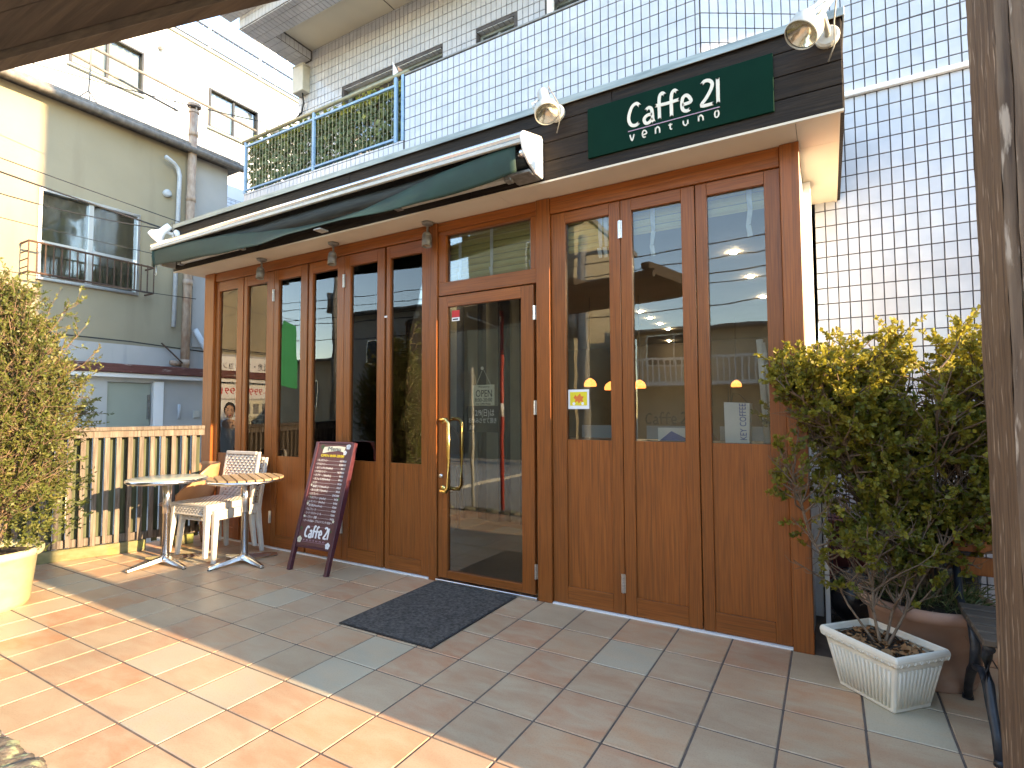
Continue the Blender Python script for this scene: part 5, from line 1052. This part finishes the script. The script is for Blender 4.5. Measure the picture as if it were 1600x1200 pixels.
# ================================================================== CREAM HOUSE (left)
CH = thing('cream_house', 'aged cream two-storey house with rusty window guard, brown duct and tin gutter at the left', 'house', (-7.4, 0, 0)); WX = -7.4
s = MB(); s.box(-13, WX-.01, -2.95, -.50, -.15, 5.48); s.box(-13, WX-.01, .70, 1.46, -.15, 5.48); s.box(-13, WX-.01, -.50, .70, 4.24, 5.48); s.box(-13, WX-.01, -.50, .70, -.15, 3.03); s.box(-13, WX-.25, -.50, .70, 3.03, 4.24)
s.build('stucco_wall', 'cream_wall', CH)
s = MB(); s.box(-13, WX-.03, 1.462, 2.06, -.15, 5.48); s.box(WX-.04, WX+.004, 1.50, 2.03, 2.35, 5.30); s.build('grey_panel', 'pale_panel', CH)
s = MB(); s.box(WX-.009, WX+.05, -2.95, .33, -.15, 2.28); s.box(WX-.009, WX+.05, .91, 2.06, -.15, 2.28); s.box(WX-.009, WX+.05, .33, .91, 1.735, 2.28); s.build('lower_render', 'pale_panel', CH)
s = MB(); s.box(WX-.008, WX+.02, .335, .905, -.15, 1.73); dr = s.build('service_door', 'door_g', CH, bev=.003)
s = MB(); s.box(WX+.021, WX+.05, .86, .885, 1.20, 1.56); s.build('door_bar', 'greyaged', dr)
s = MB(); s.box(WX+.051, WX+.09, .93, 1.06, -.1, 1.76); s.build('pilaster', 'white', CH, bev=.004)
s = MB(); s.box(WX+.051, WX+.20, -2.9, 2.06, 1.865, 1.99); s.build('rain_band', 'bandred', CH, bev=.01)
s = MB(); s.box(WX+.051, WX+.16, -2.9, 2.06, 1.80, 1.862); s.build('white_band', 'white', CH, bev=.004)
# eave and gutter
s = MB(); s.box(-13, WX+.16, -3.0, 2.25, 5.50, 5.58); s.box(-13, WX+.12, -3.0, 2.2, 5.581, 5.62); s.build('eave', 'rooft', CH, bev=.006)
s = MB(); s.tube([(WX+.19, -3.0, 5.50), (WX+.19, 2.2, 5.47)], .045, 10); s.build('gutter', 'rooft', CH, smooth=True)
s = MB(); s.box(-13, -7.7, -2.9, 2.2, 5.62, 5.66); s.build('roof', 'rooft', CH)
# window
s = MB(); y0, y1, z0, z1 = -.50, .70, 3.03, 4.24
s.box(WX-.06, WX+.03, y0, y1, z1-.04, z1); s.box(WX-.06, WX+.03, y0, y1, z0, z0+.04); s.box(WX-.06, WX+.03, y0, y0+.04, z0+.0405, z1-.0405); s.box(WX-.06, WX+.03, y1-.04, y1, z0+.0405, z1-.0405)
fw = s.build('window', 'alu', CH, bev=.003)
s = MB(); s.box(WX-.04, WX+.0, .06, .12, z0+.041, z1-.041); s.box(WX-.055, WX-.02, y0+.041, .059, 3.52, 3.56); s.box(WX-.055, WX-.02, .121, y1-.041, 3.52, 3.56); s.build('sash_bar', 'alu', fw, bev=.002)
s = MB(); s.box(WX-.045, WX-.04, y0+.04, .06, z0+.04, z1-.04); s.build('pane', 'glass_house', fw); s = MB(); s.box(WX-.03, WX-.025, .12, y1-.04, z0+.04, z1-.04); s.build('pane', 'glass_house', fw)
s = MB(); s.grid(lambda u, v: (WX-.10+.012*math.sin(u*44), y0+(y1-y0)*u, z0+(z1-z0)*v), 80, 1); s.build('curtain', 'int_light', fw, smooth=True)  # pale sheet added close behind the glass as the window's reflection
# guard rail
s = MB(); s.tube([(WX+.02, -.66, 3.45), (WX+.26, -.66, 3.45), (WX+.26, .79, 3.43), (WX+.02, .79, 3.43)], .014, 6); s.tube([(WX+.02, -.66, 3.06), (WX+.26, -.66, 3.06), (WX+.26, .79, 3.05), (WX+.02, .79, 3.05)], .014, 6)
gd = s.build('window_guard', 'rustiron', CH)
for k in range(18):
    y_ = -.66+k*.0853; s = MB(); s.box(WX+.254, WX+.266, y_-.006, y_+.006, 3.06, 3.45); s.build('guard_bar', 'rustiron', gd)
for k in range(3): s = MB(); z_ = 3.12+.1*k; s.box(WX+.02, WX+.26, -.665, -.655, z_, z_+.012); s.build('side_bar', 'rustiron', gd)
# ducts
s = MB(); s.tube([(WX+.12, 1.34, 1.98), (WX+.12, 1.36, 4.0), (WX+.12, 1.385, 6.10)], .062, 14); dk = s.build('duct', 'rustpipe', CH, smooth=True)
for z_ in (2.03, 3.3, 4.65, 5.72): s = MB(); s.tube([(WX+.12, 1.34+(z_-2)*.011, z_), (WX+.12, 1.34+(z_-2)*.011, z_+.09)], .070, 14); s.build('duct_collar', 'rustpipe', dk, smooth=True)
s = MB(); s.lathe((WX+.12, 1.387, 6.10), [(.062, 0), (.075, .01), (.075, .05)], 16); s.lathe((WX+.12, 1.387, 6.20), [(.075, 0), (.10, .005), (.10, .05), (.001, .09)], 16)
for k in range(4): a = k*1.57; s.box(WX+.12+.065*math.cos(a)-.008, WX+.12+.065*math.cos(a)+.008, 1.387+.065*math.sin(a)-.008, 1.387+.065*math.sin(a)+.008, 6.14, 6.21)
s.build('duct_cowl', 'rustpipe', dk)
s = MB(); s.tube([(WX+.10, 1.17, 2.62), (WX+.10, 1.20, 5.02), (WX+.10, 1.17, 5.12), (WX+.12, 1.10, 5.17), (WX+.18, .95, 5.20)], .032, 10); s.build('downpipe', 'greypipe', CH, smooth=True)
s = MB(); s.tube([(WX+.12, 1.48, 2.62), (WX+.12, 1.75, 2.20), (WX+.12, 2.2, 1.6)], .045, 10); s.build('slanted_pipe', 'greypipe', CH, smooth=True)
s = MB(); s.tube([(WX+.12, 1.27, 2.05), (WX+.14, 1.12, 2.06)], .04, 10); s.build('vent_stub', 'rustpipe', CH, smooth=True); s = MB(); s.tube([(WX+.1, 1.0, 2.35), (WX+.16, 1.3, 2.05)], .012, 6); s.build('strap', 'rustiron', CH)
s = MB(); s.lathe((WX+.01, 1.06, 4.70), [(.055, -.01), (.06, .04), (.03, .06), (.001, .05)], 16, 'x'); s.build('wall_vent', 'greypipe', CH, smooth=True)
for y_ in (.06, 1.52): s = MB(); s.box(WX+.051, WX+.085, y_, y_+.09, 1.21, 1.32); s.build('meter_box', 'offwhite_metal', CH, bev=.004)
s = MB(); s.tube([(WX+.07, 1.30, 1.2), (WX+.07, 1.30, 1.42)], .02, 8); s.build('tap_pipe', 'greypipe', CH, smooth=True)
s = MB(); s.tube([(WX+.06, -2.9, 2.36), (WX+.06, .6, 2.33), (WX+.06, 1.2, 2.30), (WX+.06, 2.05, 2.27)], .009, 5); s.build('wall_cable', 'wire', CH)
# real-estate banner and portrait poster on the wall (seen only as reflections in the windows)
ba = thing('estate_banner', 'white estate agent banner on the cream wall, mirrored in the left windows', 'banner', (WX+.08, -2.4, 1.95))
s = MB(); s.box(WX+.06, WX+.066, -2.90, -1.86, 1.53, 2.24); s.build('banner_sheet', 'paper', ba)
def wtext(b, size, mat, y_, z_, w_): text('lettering', b, size, mat, ba, (WX+.068, y_, z_), right=(0, 1, 0), wcap=w_)
wtext('土地・マンション', .14, 'blackp', -2.78, 2.04, .85); wtext('山田不動産', .24, 'blackp', -2.84, 1.80, .92); wtext('0-9991-9991', .16, 'red', -2.84, 1.60, .92)
po = thing('portrait_poster', 'portrait poster on the cream wall, mirrored in the leftmost window', 'poster', (WX+.08, -2.07, 1.28))
s = MB(); s.box(WX+.06, WX+.066, -2.24, -1.90, 1.05, 1.50); s.build('poster_sheet', 'paper', po)
def disc(par, mat, y_, z_, ry, rz, x_, nm): q = MB(); q.v = [(x_, y_+ry*math.cos(t), z_+rz*math.sin(t)) for t in np.linspace(0, 6.283, 25)[:-1]]; q.f = [tuple(range(24))]; q.build(nm, mat, par)
disc(po, 'blackp', -2.07, 1.345, .098, .125, WX+.0672, 'printed_hair'); disc(po, 'skin', -2.07, 1.30, .078, .115, WX+.0678, 'printed_face')
disc(po, 'skin', -2.07, 1.10, .13, .08, WX+.0674, 'printed_neck')
for a in (-.032, .032): disc(po, 'blackp', -2.07+a, 1.325, .014, .005, WX+.0684, 'printed_eye'); disc(po, 'blackp', -2.07+a, 1.348, .02, .004, WX+.0684, 'printed_brow')
disc(po, 'red', -2.07, 1.245, .022, .005, WX+.0684, 'printed_mouth')
p2 = thing('notice_poster', 'pale notice sheet with dark panels on the cream wall under the banner', 'poster', (WX+.08, -2.6, 1.28)); s = MB(); s.box(WX+.06, WX+.066, -2.88, -2.30, 1.02, 1.50); s.build('poster_sheet', 'oldplate', p2)
for a in (-2.80, -2.62, -2.44): s = MB(); s.box(WX+.066, WX+.0675, a, a+.12, 1.26, 1.44); s.build('dark_panel', 'greyaged', p2)
text('lettering', '0227-22-0-\n深夜営業中', .08, 'blackp', p2, (WX+.068, -2.85, 1.17), right=(0, 1, 0), wcap=.5)

# ================================================================== WHITE BUILDING behind
WB = thing('white_building', 'tall white rendered building with roof railing behind the cream house', 'building', (-9, 2, 0)); VX = -9.0
s = MB(); wins = [(.33, 1.42, 6.93, 7.72), (2.60, 3.66, 6.92, 7.72)]; zs = [5.9, 6.92, 7.72, 8.44]
s.box(-20, VX-.01, -6, 7, 5.66, 6.92); s.box(-20, VX-.01, -6, 7, 7.72, 8.44)
for a, b in ((-6, .33), (1.42, 2.60), (3.66, 7)): s.box(-20, VX-.01, a, b, 6.92, 7.72)
s.box(-20, VX-.2, .33, 1.42, 6.92, 7.72); s.box(-20, VX-.2, 2.6, 3.66, 6.92, 7.72)
s.build('render_wall', 'wallwhite', WB)
s = MB(); s.box(-20, VX-.0, 2.07, 7, -.15, 5.655); s.box(-20, -13.1, -6, 2.069, -.15, 5.655); s.build('lower_wall', 'grout', WB)
tf = MB(); tile_field(tf, (VX+.002, 2.1, 4.75), Y, Z, 1.9, .9, pu=.1, pv=.0667); tile_field(tf, (VX+.002, 2.1, 2.4), Y, Z, 1.9, 1.6, pu=.1, pv=.0667); tf.build('small_wall_tile', 'tile_w', WB, kind='stuff')
s = MB(); s.box(VX+.001, VX+.06, 2.15, 3.1, 4.02, 4.72); s.build('dark_lintel', 'rustiron', WB); s = MB(); s.box(VX+.061, VX+.07, 2.25, 2.95, 4.05, 4.55); s.build('small_window', 'glass_far', WB)
s = MB(); s.box(VX-.08, VX+.04, -6, 7, 8.441, 8.50); s.build('parapet_cap', 'galv', WB, bev=.004)
for (a, b, c, d) in wins:
    s = MB(); t = .035; s.box(VX-.06, VX+.03, a, b, d-t, d); s.box(VX-.06, VX+.03, a, b, c, c+t); s.box(VX-.06, VX+.03, a, a+t, c+t, d-t); s.box(VX-.06, VX+.03, b-t, b, c+t, d-t); s.box(VX-.05, VX-.01, (a+b)/2-.02, (a+b)/2+.02, c+t, d-t); f_ = s.build('window', 'blackmetal', WB, bev=.002)
    s = MB(); s.box(VX-.035, VX-.03, a+t, b-t, c+t, d-t); s.build('pane', 'glass_clear', f_)
    s = MB(); s.grid(lambda u, v: (VX-.10+.015*math.sin(u*60), a+t+(b-a-2*t)*u, c+t+(d-c-2*t)*v), 90, 1); s.build('curtain', 'curtain_y', f_, smooth=True)
    s = MB(); s.box(VX+.0, VX+.06, a-.03, b+.03, c-.03, c-.001); s.build('sill', 'galv', f_)
# roof railing
s = MB(); s.box(VX-.05, VX-.02, -6, 6.9, 8.93, 8.96); s.box(VX-.05, VX-.02, -6, 6.9, 8.55, 8.575); rf = s.build('roof_railing', 'blackmetal', WB)
for k in range(9): y_ = -2.9+1.1*k; s = MB(); s.box(VX-.06, VX-.01, y_-.025, y_+.025, 8.5, 8.97); s.build('railing_post', 'offwhite_metal', rf)
s = MB(); y_ = 1.0
while y_ < 6.8: s.box(VX-.042, VX-.030, y_-.006, y_+.006, 8.575, 8.93); y_ += .105
s.build('thin_bar', 'alu', rf, kind='stuff')
s = MB(); s.tube([(VX+.03, 1.96, 5.7), (VX+.03, 2.02, 8.05)], .035, 8); s.build('downpipe', 'greypipe', WB, smooth=True)
s = MB(); s.tube([(VX, 1.68, 7.98), (VX+.08, 1.70, 7.96)], .04, 8); s.build('vent', 'greyaged', WB)
AN = thing('tv_antenna', 'white television aerial on the roof of the white building', 'antenna', (-12, 6.2, 8.4)); s = MB(); s.tube([(-12, 6.2, 8.44), (-12, 6.2, 11.7)], .028, 6); s.build('mast', 'white', AN)
s = MB(); s.tube([(-12, 5.25, 11.60), (-12, 6.62, 11.52)], .018, 6)
for k in range(12): y_ = 5.3+.11*k; s.tube([(-12.22+.006*k, y_, 11.6-.006*k), (-11.78, y_, 11.6-.006*k)], .010, 4)
s.tube([(-12, 6.55, 11.4), (-12, 6.62, 11.75)], .03, 6); s.build('aerial', 'white', AN)
# laundry pole on a tripod, on the cream roof
LP = thing('laundry_pole', 'long metal drying pole on a thin stand above the cream house roof', 'drying pole', (-7.5, 0, 5.6)); s = MB()
s.tube([(-7.5, .09, 6.50), (-7.5, 2.62, 6.44)], .022, 8); s.tube([(-7.55, -.18, 6.30), (-7.6, 1.3, 6.20)], .018, 8); s.build('pole', 'rooft', LP, smooth=True)
s = MB(); s.tube([(-7.52, .07, 6.52), (-7.52, .05, 5.85)], .012, 6)
for a in (-.16, .02, .18): s.tube([(-7.52, .05, 5.86), (-7.45-.2*abs(a), .03+a, 5.625)], .009, 5)
s.build('tripod_stand', 'rooft', LP)
# ================================================================== OVERHEAD WIRES
def wire(label, a, b, sag, r_=.008, n=16):
    a, b = Vector(a), Vector(b); s = MB(); s.tube([tuple(a*(1-t)+b*t-Vector((0, 0, sag*4*t*(1-t)))) for t in np.linspace(0, 1, n)], r_, 5); props(s.build('overhead_wire', 'wire', smooth=True), label, 'wire', 'wires crossing in front of the cream house')
wire('black wire crossing above the cream house window to the awning lamp', (-6.5, -3.0, 4.20), (-4.58, -.05, 3.21), .03, .009)
wire('upper thin wire across the cream house', (-6.5, -3.0, 4.32), (-4.6, .2, 3.33), .02, .005)
wire('lower sagging wire across the cream house window', (-6.5, -2.6, 3.98), (-4.58, -.25, 3.24), .16, .006)
wire('faint wire across the middle of the cream house window', (-6.6, -3.0, 3.62), (-4.6, -.1, 2.95), .05, .004)
wire('low wire running down beside the window guard', (-6.6, -3.0, 2.92), (-4.6, .0, 2.55), .03, .004)
wire('thin wire near the eave of the cream house', (-7.0, -3.0, 5.3), (-4.9, 1.5, 5.25), .12, .006)
# ================================================================== STREET BEHIND THE CAMERA (mirrored in the glass)
def house(label, name, x0, x1, y0, y1, h, mat, wins=(), roofk=None, cat='house'):
    t = thing(name, label, cat, ((x0+x1)/2, y1, -.16)); s = MB(); s.box(x0, x1, y0, y1, -.16, h); s.build('wall', mat, t)
    for (a, b, c, d) in wins:
        s = MB(); s.box(a, b, y1+.001, y1+.05, c, d); f_ = s.build('window', 'alu', t); s = MB(); s.box(a+.05, (a+b)/2-.02, y1+.051, y1+.056, c+.05, d-.05); s.box((a+b)/2+.02, b-.05, y1+.051, y1+.056, c+.05, d-.05); s.build('pane', 'blackmetal', f_)
    if roofk == 'gable':
        s = MB(); s.prism([(y0-.3, h), (y1+.35, h), (y1+.35, h+.08), ((y0+y1)/2, h+.55), (y0-.3, h+.08)], x0-.3, x1+.3, 'x'); s.build('roof', 'rooft', t)
    else: s = MB(); s.box(x0-.1, x1+.1, y0-.1, y1+.1, h+.001, h+.16); s.build('roof', 'rooft', t)
    return t
h1 = house('tan house across the street mirrored in the right-hand windows', 'tan_house', -3.4, 3.2, -19, -12, 3.5, 'tanwall', [(-3.1, -1.5, 2.55, 3.45), (.6, 2.0, 2.4, 3.3)], 'gable')
s = MB(); s.box(-3.5, 3.2, -11.999, -11.2, 1.95, 2.05); s.box(-3.5, 3.2, -11.26, -11.2, 2.66, 2.72)
for k in range(45): s.box(-3.45+.15*k, -3.42+.15*k, -11.25, -11.21, 2.051, 2.659)
s.build('balcony_rail', 'white', h1)
house('pale flat-roofed block across the street, mirrored left of the tan house', 'pale_block', -8.3, -4.7, -16, -10.5, 7.0, 'cream_wall', [(-6.2, -5.2, 3.6, 4.6), (-6.2, -5.2, 5.4, 6.3)], cat='building')
house('grey house far across the street mirrored in the left windows', 'grey_house', -15.2, -9.6, -18, -12, 5.1, 'greywall', [(-14.2, -13.0, 3.1, 4.1), (-12, -11, 3.1, 4.1)], 'gable')
house('tan low house at the left end of the street', 'low_house', -24, -15.6, -20, -12, 3.4, 'tanwall', [(-18, -17, 1.5, 2.6)], 'gable')
house('grey block to the right behind the camera', 'grey_block', 5.5, 14, -20, -13, 6.5, 'greywall', [(7, 8.5, 3, 4.2), (10, 11.5, 3, 4.2)], cat='building')
house('pale shop building further right behind the camera', 'corner_shop', 16, 26, -20, -12, 8, 'tanwall', [(18, 20, 3, 4.2)], cat='building')
gb = thing('green_banner', 'bright green banner hung across the street, mirrored in the third window', 'banner', (-9.8, -5, 1.9)); s = MB(); s.T = Matrix.Translation(Vector((-9.9, -5, 0))) @ Matrix.Rotation(R(55), 4, 'Z') @ Matrix.Translation(Vector((9.9, 5, 0))); s.prism([(-10.75, 3.5), (-9.85, 3.5), (-8.9, 1.92), (-10.85, 1.9)], -5.03, -5.0, 'y'); s.build('banner_cloth', 'greenboard', gb); s = MB(); s.tube([(-10.1, -5.06, -.16), (-10.1, -5.06, 3.6)], .03, 8); s.build('banner_pole', 'greyaged', gb)
def upole(label, x_, y_, h, r_, mat='concrete'):
    t = thing('utility_pole', label, 'pole', (x_, y_, -.16)); s = MB(); s.tube([(x_, y_, -.16), (x_, y_, h)], [r_*1.2, r_*.8], 14); s.build('pole', mat, t, smooth=True)
    s = MB(); s.box(x_-.9, x_+.9, y_-.04, y_+.04, h-.6, h-.52); s.box(x_-.6, x_+.6, y_-.04, y_+.04, h-1.3, h-1.22); s.build('cross_arm', 'greyaged', t)
    s = MB(); s.tube([(x_-.28, y_, h-2.0), (x_-.28, y_, h-2.7)], .17, 14); s.build('transformer', 'greyaged', t, smooth=True); return t
upole('tall concrete utility pole across the street mirrored in the window right of the door', -4.05, -9.6, 5.9, .15); upole('second concrete utility pole further left across the street', -13.5, -9.8, 7.5, .15)
for k, (z0_, z1_) in enumerate(((5.35, 6.0), (5.1, 5.6), (4.7, 5.3), (4.55, 5.0), (3.9, 4.6))):
    s = MB(); a, b = Vector((-24, -9.7, z0_+.6)), Vector((14, -9.4, z1_)); s.tube([tuple(a*(1-t)+b*t-Vector((0, 0, .9*4*t*(1-t)))) for t in np.linspace(0, 1, 26)], .014, 5); props(s.build('street_cable', 'wire'), ['highest', 'second highest', 'middle', 'second lowest', 'lowest'][k]+' of the five black cables along the street, mirrored in the windows', 'cable', 'cables along the street behind the camera')
WPo = thing('round_sign_pole', 'cream pole with a round sign seen from behind, mirrored in the door', 'sign', (-2.98, -2.92, -.1)); s = MB(); s.tube([(-2.92, -2.92, -.1), (-2.94, -2.92, 1.92)], .024, 10); s.build('pole', 'offwhite_metal', WPo, smooth=True)
s = MB(); s.lathe((-3.06, -2.96, 1.72), [(.001, 0), (.15, 0), (.15, -.012), (.001, -.012)], 32, 'y'); s.build('sign_disc', 'offwhite_metal', WPo)
RP = thing('red_pole', 'red pole with a white bracket, mirrored in the door', 'pole', (-2.4, -2.85, -.1)); s = MB(); s.tube([(-2.40, -2.85, -.1), (-2.40, -2.85, 2.66)], .026, 10); s.build('pole', 'red_pole', RP, smooth=True)
s = MB(); s.tube([(-2.40, -2.84, 2.60), (-2.42, -2.80, 2.42), (-2.93, -2.80, 2.62), (-2.93, -2.80, 2.68)], .014, 8); s.build('bracket', 'offwhite_metal', RP); s = MB(); s.tube([(-2.40, -2.85, 1.22), (-2.40, -2.85, 1.40)], .029, 12); s.build('white_band', 'paper', RP, smooth=True)
# unseen wall added to the right of the terrace: its height shades the terrace up to the post line
GW = thing('unseen_shade_wall', 'grey wall added out of view, right of the terrace, to shade it', 'wall', (3.2, 0, 0)); s = MB(); s.box(3.2, 3.34, -1.588, 1.10, -.15, 1.80); s.build('wall_body', 'concrete', GW); s = MB(); s.box(3.17, 3.37, -1.588, 1.10, 1.801, 1.84); s.build('coping', 'concrete', GW)
